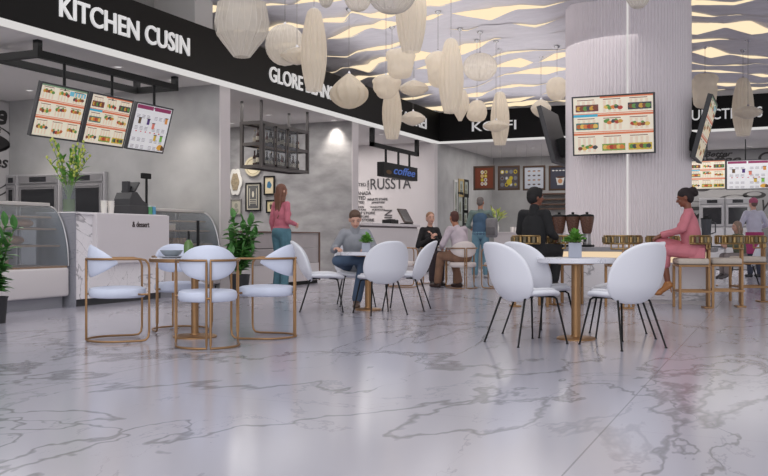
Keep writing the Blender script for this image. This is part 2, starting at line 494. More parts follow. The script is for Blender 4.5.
# ---- ribbed round column with its recessed light line
CC = W((627.5-384)/900*14.8, 14.8); CR = 1.0
mb = MB(); NR = 112
face = math.atan2(-CC.y, -CC.x)     # azimuth that looks back to the aisle
def colfn(a, t, r, h):
    d = (a-face+PI) % (2*PI)-PI
    if abs(d) < .022: return .95
    return 1.0-.028*min(1., max(0., .5+1.1*math.cos(a*NR)))
mb.lathe([(CR, 0), (CR, 5.75)], NR*8, (CC.x, CC.y), colfn)
struct(mb.build('column', M['col'], smooth=False))
mb = MB(); ex, ey = math.cos(face), math.sin(face)
px, py = -ey, ex
def cpt(r, s, z): return (CC.x+ex*r+px*s, CC.y+ey*r+py*s, z)
mb.poly([cpt(.962, -.012, .05), cpt(.962, .012, .05), cpt(.962, .012, 5.7), cpt(.962, -.012, 5.7)], (-ex*.008, -ey*.008, 0))
struct(mb.build('trim_column_light', M['led'], smooth=False))

# ================================================================== SIGNS ON THE FASCIA
def word_x(s, y0, y1, label):
    o = fit_text('sign_lettering', s, .26, y1-y0, M['letter'], (XF+.012, y0, 3.575), FX, off=.012, ext=.012)
    return tag(islands(o, 'letter'), label, 'sign')
word_x('KITCHEN CUSIN', 8.44, 11.07, 'large white raised sign lettering on black fascia above the pastry counter')
word_x('GLORE BEANS', 13.36, 15.76, 'white raised sign lettering on black fascia above the hanging bottle cabinet')
word_x('KAUREI', 19.0, 20.85, 'white raised sign lettering half hidden behind small disc lamp, near fascia corner')
def word_y(s, x0, x1, label):
    o = fit_text('sign_lettering', s, .235, x1-x0, M['letter'], (x0, YF-.012, 3.575), FY, off=.006, ext=.012)
    return tag(islands(o, 'letter'), label, 'sign')
word_y('KOFFI', -7.15, -6.0, 'short white sign lettering on far fascia behind a tapering lamp')
word_y('JUNCTIONS', -1.97, -.36, 'white sign lettering on far fascia right of the ribbed column')

# ================================================================== MENU BOARDS
FOOD = [(196, 150, 60), (178, 96, 52), (120, 66, 44), (214, 180, 90), (92, 140, 66), (210, 122, 60), (66, 70, 72), (170, 60, 44)]
def menu_faces(kind, w, h):
    """flat printed picture of a lit menu, in the board's own x / y"""
    mb = MB(); mats = [mat('screen_cream', (236, 226, 206), .4, emit=.30)]
    idx = {}
    def mi(rgb):
        if rgb not in idx:
            idx[rgb] = len(mats); mats.append(mat('screen_%d_%d_%d' % rgb, rgb, .4, emit=.30))
        return idx[rgb]
    rnd = random.Random(kind*13+5); lay = [0.]
    def rect(x0, y0, x1, y1, rgb):
        mb.mi = mi(rgb); lay[0] += .00004; z = .0008+lay[0]
        mb.poly([(x0*w, y0*h, z), (x1*w, y0*h, z), (x1*w, y1*h, z), (x0*w, y1*h, z)])
    def blob(x, y, rx, ry, rgb):
        mb.mi = mi(rgb); lay[0] += .00004; z = .0012+lay[0]; n = 9
        mb.poly([(w*(x+rx*math.cos(q*2*PI/n)*(.8+.3*rnd.random())), h*(y+ry*math.sin(q*2*PI/n)*(.8+.3*rnd.random())), z) for q in range(n)])
    mb.poly([(0, 0, .0006), (w, 0, .0006), (w, h, .0006), (0, h, .0006)])
    if kind == 3:                                  # drinks card, white with a purple band
        rect(0, 0, 1, 1, (226, 226, 228)); rect(.02, .90, .47, .985, (140, 50, 92)); rect(.51, .90, .98, .985, (140, 50, 92))
        for x in (.06, .2, .33, .55, .68, .82):
            for y in (.76, .50, .24, .08):
                for q in range(3): rect(x, y-.03*q, x+.09, y-.03*q+.012, (150, 146, 152))
        for x, y, c in ((.16, .64, (92, 70, 40)), (.40, .64, (74, 48, 110)), (.9, .72, (206, 140, 70)), (.56, .56, (208, 120, 104)), (.68, .3, (200, 170, 70)), (.86, .3, (120, 180, 70))):
            rect(x-.035, y-.07, x+.035, y+.05, c); rect(x-.045, y+.05, x+.045, y+.07, (60, 52, 54))
        blob(.88, .1, .09, .08, (214, 160, 60)); blob(.95, .08, .05, .07, (92, 62, 40))
        for q in range(6): blob(.12+.13*q, .40, .025, .015, (190, 90, 90))
    else:
        for y in (.655, .335): rect(0, y, 1, y+.035, (212, 116, 76)); rect(0, y+.047, 1, y+.06, (212, 116, 76))
        if kind == 1: rect(.0, .97, 1, 1, (120, 150, 120)); rect(.62, .86, .98, .95, (106, 186, 206))
        else: rect(.34, .975, 1, 1, (212, 116, 76)); rect(0, .655, .31, .70, (66, 170, 200))
        cols = (.03, .36, .69); rows = ((.72, .96), (.41, .63), (.03, .31))
        for i, x in enumerate(cols):
            for j, (a, b) in enumerate(rows):
                for q in range(4): rect(x+.02+.065*q, a+.01, x+.055+.065*q, b-.03, (222, 208, 186))
                t = (i+j*2+kind) % 3
                if kind == 2 and (i, j) in ((2, 0), (0, 0), (1, 2), (2, 2), (0, 1)):
                    c = {(2, 0): (52, 56, 64), (0, 0): (110, 62, 60), (1, 2): (120, 150, 70), (2, 2): (196, 170, 60), (0, 1): (70, 120, 110)}[(i, j)]
                    yy = a+.02 if j != 0 else a+.03
                    rect(x, yy, x+.29, yy+.12, c)
                    for q in range(6): blob(x+.04+.042*q, yy+.06, .035, .042, FOOD[(i+q*2+j) % 8])
                else:
                    yy = a+(.13 if t else .07)
                    for q in range(5): blob(x+.05+.045*q+.01*rnd.random(), yy+.03*rnd.random(), .035, .035, FOOD[(q+i*3+j) % 8])
                    for q in range(2): blob(x+.08+.1*q, yy+.05, .022, .02, (92, 140, 66))
                rect(x+.02, b-.015, x+.24, b-.002, (120, 84, 66))
    return mb, mats
def menu_board(label, kind, w, h, loc, rot, depth=.07, group=None, bracket=None):
    """board whose face is local +Z, x right, y up, origin at lower left"""
    t = bpy.data.objects.new('menu_display', None); C.objects.link(t); t.location = loc; t.rotation_euler = rot
    tag(t, label, 'menu board', group)
    b = .022
    mb = MB(); mb.box(-b, -b, -depth, w+b, h+b, 0, bev=.004); mb.build('housing', M['dark'], t, smooth=False)
    f, ms = menu_faces(kind, w, h); f.build('screen', ms, t, smooth=False, recalc=False)
    mb = MB()
    for a in ((-b, -b, w+b, 0), (-b, h, w+b, h+b), (-b, 0, 0, h), (w, 0, w+b, h)): mb.box(a[0], a[1], 0, a[2], a[3], .006)
    mb.build('bezel', M['dark'], t, smooth=False)
    if bracket:
        mb = MB(); bracket(mb); mb.build('bracket', M['black'], t, smooth=False)
    return t
# three boards on the black ceiling rail of the pastry stall: they face the aisle and lean forward
fr = thing('ceiling_rail_frame', 'black square tube rail frame hung from soffit above three tilted menu boards', 'rail', (0, 0, 0))
mb = MB(); b = .04
zr = 3.17
mb.box(-8.52, 8.5, zr-.045, -8.44, 11.36, zr+.045); mb.box(-9.24, 8.5, zr-.045, -9.16, 11.36, zr+.045)
mb.box(-9.16, 8.5, zr-.045, -8.52, 8.58, zr+.045); mb.box(-9.16, 11.28, zr-.045, -8.52, 11.36, zr+.045)
mb.build('rail', M['black'], fr, smooth=False)
for x in (-8.48, -9.2):
    for y in (8.54, 11.32):
        mb = MB(); mb.box(x-.04, y-.04, zr+.045, x+.04, y+.04, ZS); mb.build('hanger', M['black'], fr, smooth=False)
labs = ('lit food menu board hung leftmost on rail, mostly rows of small dishes', 'lit food menu board with blue band, middle of three under black rail', 'lit white and purple drinks menu board under right end of rail')
tilt = math.radians(16.5)
for k, (y, kd) in enumerate(((8.99, 1), (9.94, 2), (10.9, 3))):
    R = Matrix.Rotation(tilt, 3, 'Y') @ Matrix(((0, 0, 1), (1, 0, 0), (0, 1, 0)))     # x->+Y, y->Z, z->+X, then leans forward
    hgt = .69
    q = .957; y *= q; hgt *= q; bx, bz = -9.04*q, EYE+(2.24-EYE)*q
    o = menu_board(labs[k], kd, .84*q, hgt, (bx, y, bz), R.to_euler(), depth=.05)
    mb = MB(); og = Vector((bx, y, bz)); mb.tube([R.transposed() @ (Vector((-8.485, y+.40, zr-.03))-og), R.transposed() @ (Vector((-8.485, y+.40, bz+hgt*.90))-og)], .02, 8)
    mb.build('hanging_rod', M['black'], o)
# boards on the column: front, right flank, left flank (seen from behind)
Rz = Matrix.Rotation(math.radians(7), 3, 'X') @ Matrix(((1, 0, 0), (0, 0, -1), (0, 1, 0)))
p = onY(573.5, 13.95, 155)
def brk(w, h, L): 
    def f(mb): mb.box(w/2-.15, h/2-.15, -.07-L, w/2+.15, h/2+.15, -.07)
    return f
dfr = (CS*13.95)
menu_board('big lit food menu board facing front on the ribbed column', 2, 1.185, .86, (p.x+.02, 13.93, 2.16), Rz.to_euler(), bracket=brk(1.185, .5, .19))
Rr = Matrix.Rotation(math.radians(15), 3, 'Y') @ Matrix(((0, 0, 1), (1, 0, 0), (0, 1, 0)))
menu_board('lit menu board leaning out from the right flank of the column, seen edge on', 1, 1.2, .95, (-1.19, 14.55, 2.12), Rr.to_euler(), bracket=brk(1.2, .5, .13))
Rl = Matrix.Rotation(math.radians(-15), 3, 'Y') @ Matrix(((0, 0, -1), (-1, 0, 0), (0, 1, 0)))
menu_board('menu board on the left flank of the column, only its dark back showing', 2, 1.2, .92, (-3.41, 15.75, 2.12), Rl.to_euler(), bracket=brk(1.2, .5, .13))
# two boards in the far right stall
a = onY(689, 24.2, 189); b2 = onY(727, 24.2, 189)
for k, (p, kd, lb) in enumerate(((a, 2, 'lit food menu board in far right stall beside the column'), (b2, 3, 'lit white and purple drinks menu board in the far right stall'))):
    o = menu_board(lb, kd, .86 if k == 0 else .97, .70, (p.x, 24.2, p.z), (PI/2, 0, 0), depth=.05)
    mb = MB(); w = .43
    mb.tube([(w, .70, -.03), (w, ZS-p.z, -.03)], .015, 8); mb.build('hanging_rod', M['black'], o)

# ================================================================== WALL WRITING, MURALS, FRAMES
wl = thing('wall_lettering', 'dark wall lettering of stacked words on white wall behind the coffee sign', 'wall lettering', (0, 21.688, 0))
ink = cm((78, 76, 78))
def wt(s, u0, u1, v0, v1, off=0., name='word', shear=0.):
    p0 = onY(u0, 21.69, v1); p1 = onY(u1, 21.69, v0)
    fit_text(name, s, p1.z-p0.z, p1.x-p0.x, ink, (p0.x, 0, p0.z), FY, wl, off=off, ext=.004)
wt('RUSSTA', 370.5, 411, 177.5, 189.3, .008)
wt('ITED', 357.5, 366, 183, 186.3); wt('ANADA', 357.5, 371, 191.3, 194.8, .01); wt('ITED', 357.5, 365.5, 196, 199.6, .012)
wt('ITED', 357.5, 364.5, 201, 203.6); wt('WHATE STARE', 367, 387.5, 197.8, 200.6, .008); wt('JAPOSTORE', 371.5, 384.5, 201.4, 203.4, .006)
wt('MOON', 357.5, 364, 206, 208, .01); wt('STARE', 357.5, 366, 208.8, 210.6); wt('OF STORE', 357.5, 375, 211.6, 214.2, .006)
wt('STORE', 359, 369, 215.4, 217.6, .006); wt('STORE', 362, 374, 218.6, 221.3, .012); wt('TAVERA', 361.5, 374, 222.6, 223.9)
wt('WAKUTRE', 370, 382.5, 206, 207.9); wt('MOROSTOSA', 372, 385, 208.8, 210.6)
p = onY(392, 21.69, 222); fit_text('word', 'QIN', .22, .42, ink, (p.x, 0, p.z-.1), (PI/2, -PI/2, 0), wl, ext=.004)
p = onY(369, 21.69, 190); fit_text('word', 'KOREA', .05, .26, ink, (p.x, 0, p.z), (PI/2, -PI/2, 0), wl, ext=.004)

def mural_parts(root, W_, H_, items):
    for it in items: it()
# far right mural: black script and cup drawings on pale board
mu = thing('wall_mural', 'pale wall mural with black script Better Coffee and cup drawings, far right', 'mural', (-2.9, 26.78, 0))
mb = MB(); mb.box(0, -.012, 0, 5.2, .0, ZS-.02); mb.build('board', cm((128, 127, 128)), mu, smooth=False)
mb = MB(); mb.box(1.42, -.016, 2.3, 1.45, -.012, ZS-.02)
mb.build('band', cm((120, 118, 118)), mu, smooth=False)
mk = cm((46, 44, 45))
for s, x, z, c, L, off in (('Better', .95, 3.15, .14, .75, .03), ('coffee', .72, 2.96, .21, 1.2, .03), ('Coffee', 2.35, 2.98, .25, 1.2, .03), ('Veri', 2.45, 1.62, .3, .6, .016), ('Muffins', .62, 1.42, .16, .75, .012), ('sweet', 3.1, 2.3, .25, .9, .012)):
    fit_text('script', s, c, L, mk, (x, -.014, z), FY, mu, off=off, ext=.003, shear=.35)
for (cx, cz, rx, rz) in ((.75, 1.78, .5, .13), (1.75, 1.95, .42, .12), (2.25, 2.05, .3, .1), (.9, 2.3, .25, .12), (3.2, 1.8, .5, .14)):
    mb = MB(); n = 28
    for s0 in range(n):      # ring drawn as an ink stroke of changing weight
        a0, a1 = 2*PI*s0/n, 2*PI*(s0+1)/n
        w0 = .55+.35*math.sin(a0); w1 = .55+.35*math.sin(a1)
        mb.poly([(cx+rx*math.cos(a0), -.015, cz+rz*math.sin(a0)), (cx+rx*math.cos(a1), -.015, cz+rz*math.sin(a1)), (cx+rx*w1*math.cos(a1), -.015, cz+rz*w1*math.sin(a1)), (cx+rx*w0*math.cos(a0), -.015, cz+rz*w0*math.sin(a0))])
    mb.build('cup_drawing', mk, mu, smooth=False, recalc=False)
# left mural on the side wall of the pastry stall
ml = thing('wall_mural', 'white wall mural with black script and a cup drawing at left edge', 'mural', (XW+.012, 9.0, 1.55))
mb = MB(); mb.box(-.012, 0, 0, 0, 3.14, 1.75); mb.build('board', cm((186, 184, 184)), ml, smooth=False)
def mt(s, y, z, c, L, off=.016):
    fit_text('script', s, c, L, mk, (.004, y, z), FX, ml, off=off, ext=.003, shear=.25)
mt('Cakes', 2.2, .58, .22, .92); mt('Love', 2.0, 1.36, .36, 1.1, .03); mt('Coffee', .5, 1.36, .3, 1.2); mt('&', 2.86, 1.2, .12, .1)
def stroke(cy, cz, ry, rz_, th0, th1, inner):
    mb = MB(); n = 24
    for q in range(n):
        a0 = th0+(th1-th0)*q/n; a1 = th0+(th1-th0)*(q+1)/n
        mb.poly([(.005, cy+ry*math.cos(a0), cz+rz_*math.sin(a0)), (.005, cy+ry*math.cos(a1), cz+rz_*math.sin(a1)), (.005, cy+ry*inner*math.cos(a1), cz+rz_*inner*math.sin(a1)), (.005, cy+ry*inner*math.cos(a0), cz+rz_*inner*math.sin(a0))])
    mb.build('cup_drawing', mk, ml, smooth=False, recalc=False)
stroke(2.45, 1.0, .72, .2, 0, 2*PI, .0); stroke(2.45, 1.09, .8, .27, 0, 2*PI, .93); stroke(2.45, .45, .75, .33, PI, 2*PI, .95); stroke(2.45, .3, .75, .3, PI, 2*PI, .94)

# framed pictures
def frame(name, label, cat, loc, rot, w, h, fm, inner, draw=None, bw=.03, group=None, th=.03):
    t = bpy.data.objects.new(name, None); C.objects.link(t); t.location = loc; t.rotation_euler = rot
    tag(t, label, cat, group)
    mb = MB()
    for a in ((-w/2, -h/2, w/2, -h/2+bw), (-w/2, h/2-bw, w/2, h/2), (-w/2, -h/2+bw, -w/2+bw, h/2-bw), (w/2-bw, -h/2+bw, w/2, h/2-bw)): mb.box(a[0], a[1], 0, a[2], a[3], th, bev=.004, seg=1)
    mb.build('frame', fm, t, smooth=False)
    mb = MB(); mb.box(-w/2+bw*.8, -h/2+bw*.8, 0, w/2-bw*.8, h/2-bw*.8, th*.5); mb.build('print', inner, t, smooth=False)
    if draw:
        d, dm = draw(w, h, th*.5); d.build('artwork', dm, t, smooth=False, recalc=False)
    return t
FRW = (PI/2, 0, 0)
def art_simple(colr, shape):
    def f(w, h, z):
        mb = MB(); z += .001; q0 = .6
        if shape == 'portrait':
            mb.poly([(w*.16*math.cos(a), h*.08+h*.16*math.sin(a), z) for a in [2*PI*i/16 for i in range(16)]])
            mb.poly([(-w*.24, -h*.3, z), (w*.24, -h*.3, z), (w*.2, -h*.1, z), (-w*.2, -h*.1, z)])
        if shape == 'cup':
            for s in (1, .8):
                mb.poly([(w*.1*s*math.cos(a), h*.12+h*.14*s*math.sin(a), z+.001*(1-s)) for a in [2*PI*i/16 for i in range(16)]])
            for k in range(3): mb.poly([(-w*.3, -h*.12-h*.08*k, z), (w*.3, -h*.12-h*.08*k, z), (w*.3, -h*.10-h*.08*k, z), (-w*.3, -h*.10-h*.08*k, z)])
            for s in (-1, 1): mb.poly([(s*w*.32-.006, -h*.38, z), (s*w*.32+.006, -h*.38, z), (s*w*.32+.006, h*.38, z), (s*w*.32-.006, h*.38, z)])
        if shape == 'bird':
            mb.poly([(-w*.22, -h*.1, z), (w*.1, -h*.16, z), (w*.24, h*.02, z), (w*.05, h*.22, z), (-w*.12, h*.2, z), (-w*.2, h*.06, z)])
        if shape == 'glass':
            mb.poly([(-w*.1, -h*.2, z), (w*.1, -h*.2, z), (w*.14, h*.15, z), (-w*.14, h*.15, z)]); mb.poly([(-w*.03, h*.15, z), (w*.03, h*.15, z), (w*.03, h*.28, z), (-w*.03, h*.28, z)])
        return mb, [colr]
    return f
YW = 17.01
def on_wall2(u, v): p = onY(u, YW, v); return p
p = on_wall2(253.5, 197); frame('framed_poster', 'tall black framed cup poster below round cream plate', 'picture', (p.x, YW, p.z), FRW, .40, .63, M['black'], cm((196, 190, 172)), None, .035)
bpy.data.objects['framed_poster'].name = 'framed_poster'
mbp = MB(); mbp.box(-.135, -.25, .016, .135, .25, .019); q = mbp.build('mat_board', cm((86, 86, 86)), bpy.data.objects['framed_poster'], smooth=False)
a_, m_ = art_simple(cm((206, 200, 182)), 'cup')(.27, .5, .02); a_.build('artwork', m_, bpy.data.objects['framed_poster'], smooth=False, recalc=False)
p = on_wall2(269.6, 185.5); frame('framed_poster', 'black framed print of a blue bird on cream ground', 'picture', (p.x, YW, p.z), FRW, .28, .42, M['black'], cm((206, 192, 160)), art_simple(cm((52, 104, 136)), 'bird'), .035)
p = on_wall2(271.3, 206.5); frame('framed_poster', 'small black framed print of a bottle behind the standing woman', 'picture', (p.x, YW, p.z), FRW, .25, .29, M['black'], cm((206, 192, 150)), art_simple(cm((74, 60, 46)), 'glass'), .035)
p = on_wall2(236.5, 207); frame('framed_poster', 'faded grey framed print half hidden by the potted ficus', 'picture', (p.x, YW, p.z), FRW, .28, .36, cm((128, 126, 124)), cm((176, 172, 156)), art_simple(cm((140, 138, 128)), 'portrait'), .03)
# ornate white mirror and cream plate
p = on_wall2(236, 182); t = thing('ornate_mirror', 'white scalloped oval frame with bronze picture beside white pier', 'picture', (p.x, YW, p.z))
def orn(sc, n=64):
    out = []
    for i in range(n):
        a = 2*PI*i/n; r = 1+.07*math.cos(6*a)+.05*math.cos(2*a)
        out.append((.155*sc*r*math.cos(a), 0, .31*sc*r*math.sin(a)))
    return out
mb = MB(); mb.poly(orn(1), (0, -.03, 0)); mb.build('frame', cm((214, 212, 206)), t, smooth=False)
mb = MB(); mb.poly([(x*.62, -.032, z*.66) for x, y, z in orn(1)], (0, -.008, 0)); mb.build('picture', mat('bronze_relief', (150, 136, 112), .5, var=.35, vscale=22), t, smooth=False)
p = on_wall2(253.8, 168.5); t = thing('wall_plate', 'round cream wall plate half hidden behind hanging cabinet', 'plate', (p.x, YW-.002, p.z+.04))
mb = MB(); mb.lathe([(0, .03), (.14, .025), (.2, .04), (.215, .035), (.2, .012), (0, .0)], 36); o = mb.build('dish', cm((196, 186, 158)), t); o.rotation_euler = (PI/2, 0, 0)
mb = MB(); mb.lathe([(.155, .0285), (.16, .031), (.17, .032), (.175, .0345)], 36); o = mb.build('painted_ring', cm((140, 126, 96)), t); o.rotation_euler = (PI/2, 0, 0)
# small frames on the receding grey side wall
sl = (('round gilt frame on grey side wall, top of the little frame cluster', 461, 188, .42, .5, 1), ('narrow dark frame top right in cluster on grey side wall', 466, 188.5, .4, .5, 0), ('middle narrow dark frame in right column on grey side wall', 465.4, 203, .4, .52, 0), ('lowest narrow dark frame in right column on grey side wall', 465.4, 218, .4, .4, 0), ('tall plain frame on grey side wall below the gilt one', 460, 210, .5, 1.0, 0), ('long slim pale frame at left of grey side wall cluster', 455.6, 204, .3, 1.3, 2))
for lb, u, v, w, h, k in sl:
    p = onX(u, -8.11, v)
    frame('wall_frame', lb, 'picture', (-8.118, p.y, p.z), FX, w, h, (M['black'], cm((170, 150, 104)), cm((190, 188, 184)))[k], cm((150, 156, 150)), art_simple(cm((110, 112, 96)), 'portrait'), .06)
# four hanging poster frames over the back bar
wires = []
posters = (('brown framed poster of stacked breakfast dishes, leftmost of hanging row', 484.3, (120, 58, 34)), ('brown framed poster of fruit and cups on grey, second in hanging row', 509, (86, 78, 80)), ('brown framed chart of pale coffee cups, third in hanging row', 534.2, (206, 210, 216)), ('brown framed poster of an iced coffee cup next to the column', 560.3, (70, 72, 84)))
def poster_art(k):
    def f(w, h, z):
        mb = MB(); z += .0015; mats = [cm((214, 196, 130)), cm((196, 176, 52)), cm((224, 222, 216)), cm((92, 60, 44)), cm((120, 122, 128)), cm((206, 150, 104))]
        rnd = random.Random(k)
        def bl(x, y, r, m, ry=None):
            nonlocal z
            z += .00008
            mb.mi = m; mb.poly([(x*w+r*w*math.cos(2*PI*q/10), y*h+(ry or r)*h*math.sin(2*PI*q/10), z) for q in range(10)])
        if k == 0:
            for r in range(4):
                for c_ in range(2): bl(-.09+.16*c_, .24-.16*r, .075, (2, 0, 1, 2)[(r+c_) % 4]); bl(-.09+.16*c_, .24-.16*r, .04, (1, 3, 5, 0)[(r*2+c_) % 4])
        elif k == 1:
            for r in range(3):
                for c_ in range(4): bl(-.3+.2*c_, .25-.26*r, .085, 4 if (r+c_) % 3 else 1); bl(-.3+.2*c_, .25-.26*r, .05, (2, 1, 4, 3)[(r*3+c_) % 4])
            bl(.02, -.16, .13, 1)
        elif k == 2:
            for r in range(4):
                for c_ in range(3): bl(-.22+.22*c_, .28-.18*r, .07, 4, .035); bl(-.22+.22*c_, .27-.18*r, .05, 3 if r % 2 else 5, .02)
        else:
            mb.mi = 2; z += .0005; mb.poly([(-.12*w, -.28*h, z), (.12*w, -.28*h, z), (.19*w, .02*h, z), (-.19*w, .02*h, z)])
            bl(0, -.12, .1, 5); bl(0, .03, .19, 3, .04)
            for q in range(5): bl(-.3+.15*q, .3, .06, 2, .025)
        return mb, mats
    return f
for k, (lb, u, c) in enumerate(posters):
    p = onY(u, 23.2, 178)
    t = frame('hanging_poster', lb, 'picture', (p.x, 23.2, p.z), FRW, .60, .65, cm((78, 58, 44)), cm(c), poster_art(k), .05)
    mb = MB()
    for s in (-.2, .2): mb.tube([(s, .32, .015), (s, ZS-p.z, .015)], .0022, 6)
    mb.build('hanging_wire', cm((120, 120, 122)), t)
# slatted shelf on the back wall under the posters
t = thing('wall_shelf', 'brown slatted shelf rack on back wall behind man in black', 'shelf', (onY(553, 26.79).x, 26.79, 0))
for v in (194, 199.5, 204.5, 209):
    z = onY(553, 26.79, v).z
    mb = MB(); mb.box(-.55, -.2, z-.025, .6, 0, z+.02, bev=.004); mb.build('board', M['darkwood'], t, smooth=False)
for s in (-.5, .55):
    mb = MB(); mb.box(s-.015, -.02, 1.6, s+.015, 0, 2.35); mb.build('rail', M['black'], t, smooth=False)
# recessed downlights in the soffits
n_dl = 0
DL = [(-8.9, 8.2), (-10.6, 9.2), (-8.75, 10.35), (-8.7, 11.55), (-11.5, 11.4), (-9.0, 13.3), (-9.4, 15.6), (-10.8, 16.4), (-8.6, 16.9), (-8.7, 19.6), (-10.2, 20.8), (-6.2, 24.2), (-1.9, 26.2), (-.75, 26.2)]
dl0 = None
where = ('over the pastry case', 'above mural end of pastry stall', 'near the menu rail', 'above end of pastry counter', 'over the ovens', 'by the bottle cabinet', 'beyond the bottle cabinet', 'above the framed prints', 'beside second white pier', 'over the coffee sign', 'over the wall lettering', 'before hanging posters', 'above far mural beside column', 'above far mural at right edge')
for k, (x, y) in enumerate(DL):
    lb = 'small round recessed downlight in soffit '+where[k]
    if dl0 is None:
        dl0 = thing('downlight', lb, 'ceiling light', (x, y, ZS), 0, 'recessed soffit downlights')
        mb = MB(); mb.lathe([(.05, -.002), (.075, -.008), (.08, 0)], 24); mb.build('ring', M['white'], dl0)
        mb = MB(); mb.cyl(0, 0, -.003, 0, .05); mb.build('lens', M['led'], dl0)
    else: dup(dl0, (x, y, ZS), 0, lb)
    light('SPOT', 'downlight_beam', (x, y, ZS-.05), 110 if y > 23 else 95, (1, .93, .85), .06, (0, 0, 0), spot=math.radians(95), blend=.9)
# ================================================================== COUNTERS
t = thing('service_counter', 'white marble pastry counter with raised front panel and dark kick', 'counter', (0, 0, 0))
mb = MB(); mb.box(-8.75, 8.82, .09, -8.14, 10.62, 1.17, bev=.004); mb.build('body', M['marble'], t, smooth=False)
mb = MB(); mb.box(-8.78, 8.81, 1.17, -8.1, 10.64, 1.20, bev=.005); mb.build('worktop', M['marble'], t, smooth=False)
mb = MB(); mb.box(-8.14, 9.13, .535, -8.06, 10.63, 1.19, bev=.006); mb.build('front_panel', cm((214, 208, 210), .4), t, smooth=False)
mb = MB(); mb.box(-8.72, 8.84, 0, -8.19, 10.60, .09); mb.build('kick', M['dark'], t, smooth=False)
mb = MB(); mb.box(-8.76, 8.795, 0, -8.12, 8.82, 1.19); mb.build('end_panel', M['gmarble'], t, smooth=False)
o = fit_text('counter_lettering', '& dessert', .075, .36, cm((70, 60, 58)), (-8.058, 9.82, 1.02), FX, None, off=.012, ext=.004)
tag(o, 'small dark lettering on the white front panel of the pastry counter', 'lettering')

def case_profile(n=14):
    out = []
    for i in range(n+1):
        a = i/n
        out.append((-8.52+.33*math.sin(a*PI/2)**.9, 1.27-.75*(1-math.cos(a*PI/2))**.95))
    return out
def pastry_case(label, y0, y1, endglass=True):
    t = thing('pastry_case', label, 'display case', (0, 0, 0))
    mb = MB(); mb.box(-9.1, y0, .14, -8.17, y1, .5, bev=.03, seg=3); mb.build('base_cabinet', M['white'], t)
    mb = MB(); mb.box(-9.05, y0+.02, 0, -8.27, y1-.02, .14); mb.build('plinth', cm((150, 150, 156)), t, smooth=False)
    mb = MB(); mb.box(-9.05, y0+.01, .5, -8.2, y1-.01, .525); mb.build('deck', M['wood'], t, smooth=False)
    for k, (z, xf) in enumerate(((.76, -8.3), (.97, -8.36), (1.12, -8.44))):
        mb = MB(); mb.box(-9.0, y0+.03, z, xf, y1-.03, z+.022, bev=.003); mb.build('shelf', M['wood'], t, smooth=False)
    pr = case_profile()
    mb = MB()
    for (xa, za), (xb, zb) in zip(pr, pr[1:]):
        mb.box(-.0001, y0, -.0001, .0001, y1, .0001) if False else mb.poly([(xa, y0, za), (xa, y1, za), (xb, y1, zb), (xb, y0, zb)])
    mb.build('curved_glass', M['glass'], t)
    for y in ((y0, y1) if endglass else (y1,)):
        mb = MB(); mb.poly([(x, y, z) for x, z in pr]+[(-9.05, y, .525), (-9.05, y, 1.27)], (0, .008, 0)); mb.build('end_glass', M['glass'], t, smooth=False)
        mb = MB(); mb.tube([(x, y+.004, z) for x, z in pr], .011, 6); mb.build('end_trim', M['steel'], t)
    mb = MB(); mb.box(-9.12, y0-.01, 1.27, -8.5, y1+.01, 1.315, bev=.006); mb.build('top', cm((196, 190, 186), .4), t, smooth=False)
    mb = MB(); mb.box(-9.12, y0, .5, -9.06, y1, 1.27); mb.build('back', cm((150, 148, 150)), t, smooth=False)
    for y in (y0+.05, y1-.05):
        mb = MB(); mb.box(-8.98, y-.015, .52, -8.95, y+.015, 1.27); mb.build('post', M['steel'], t, smooth=False)
    return t
pastry_case('curved glass pastry case at left edge, left of marble counter', 6.3, 8.76)
pastry_case('smaller curved glass pastry case between marble counter and grey wall end', 10.68, 12.1)
pas = [('white pastry box on upper shelf of left glass case', 'box', 8.0, .993), ('tan loaf on middle shelf of left glass case', 'loaf', 8.25, .782), ('stack of tan slices on lower deck of left glass case', 'slices', 7.95, .526), ('pale loaf on upper shelf near counter end of left glass case', 'loaf', 8.4, .993), ('small pastry box on middle shelf of left glass case', 'box', 7.7, .782),
       ('white pastry box in the small glass case beyond counter', 'box', 11.2, .993), ('tan loaf on lower deck of the small glass case beyond counter', 'loaf', 11.35, .526), ('tan slices on middle shelf of the small glass case', 'slices', 11.5, .782)]
for lb, kd, y, z in pas:
    if kd == 'box':
        t = thing('pastry_box', lb, 'box', (-8.62, y, z))
        mb = MB(); mb.box(-.14, -.14, 0, .14, .14, .075, bev=.004); mb.build('tray', cm((206, 190, 172)), t, smooth=False)
        mb = MB(); mb.box(-.145, -.145, .076, .145, .145, .10, bev=.006); mb.build('lid', cm((222, 214, 206)), t, smooth=False)
    elif kd == 'loaf':
        t = thing('bread_loaf', lb, 'bread', (-8.6, y, z))
        mb = MB(); mb.ell((0, 0, .06), (.1, .17, .06), 18, 10); mb.build('crust', mat('crust', (176, 130, 92), .7, var=.25, vscale=14), t)
        mb = MB(); mb.box(-.12, -.19, 0, .12, .19, .012, bev=.004); mb.build('board', M['darkwood'], t, smooth=False)
    else:
        t = thing('pastry_slices', lb, 'pastry', (-8.62, y, z))
        for q in range(4):
            mb = MB(); mb.box(-.1, -.17+.09*q, 0, .1, -.10+.09*q, .09, bev=.01); mb.build('slice', mat('cake', (190, 150, 112), .7, var=.25, vscale=20), t)
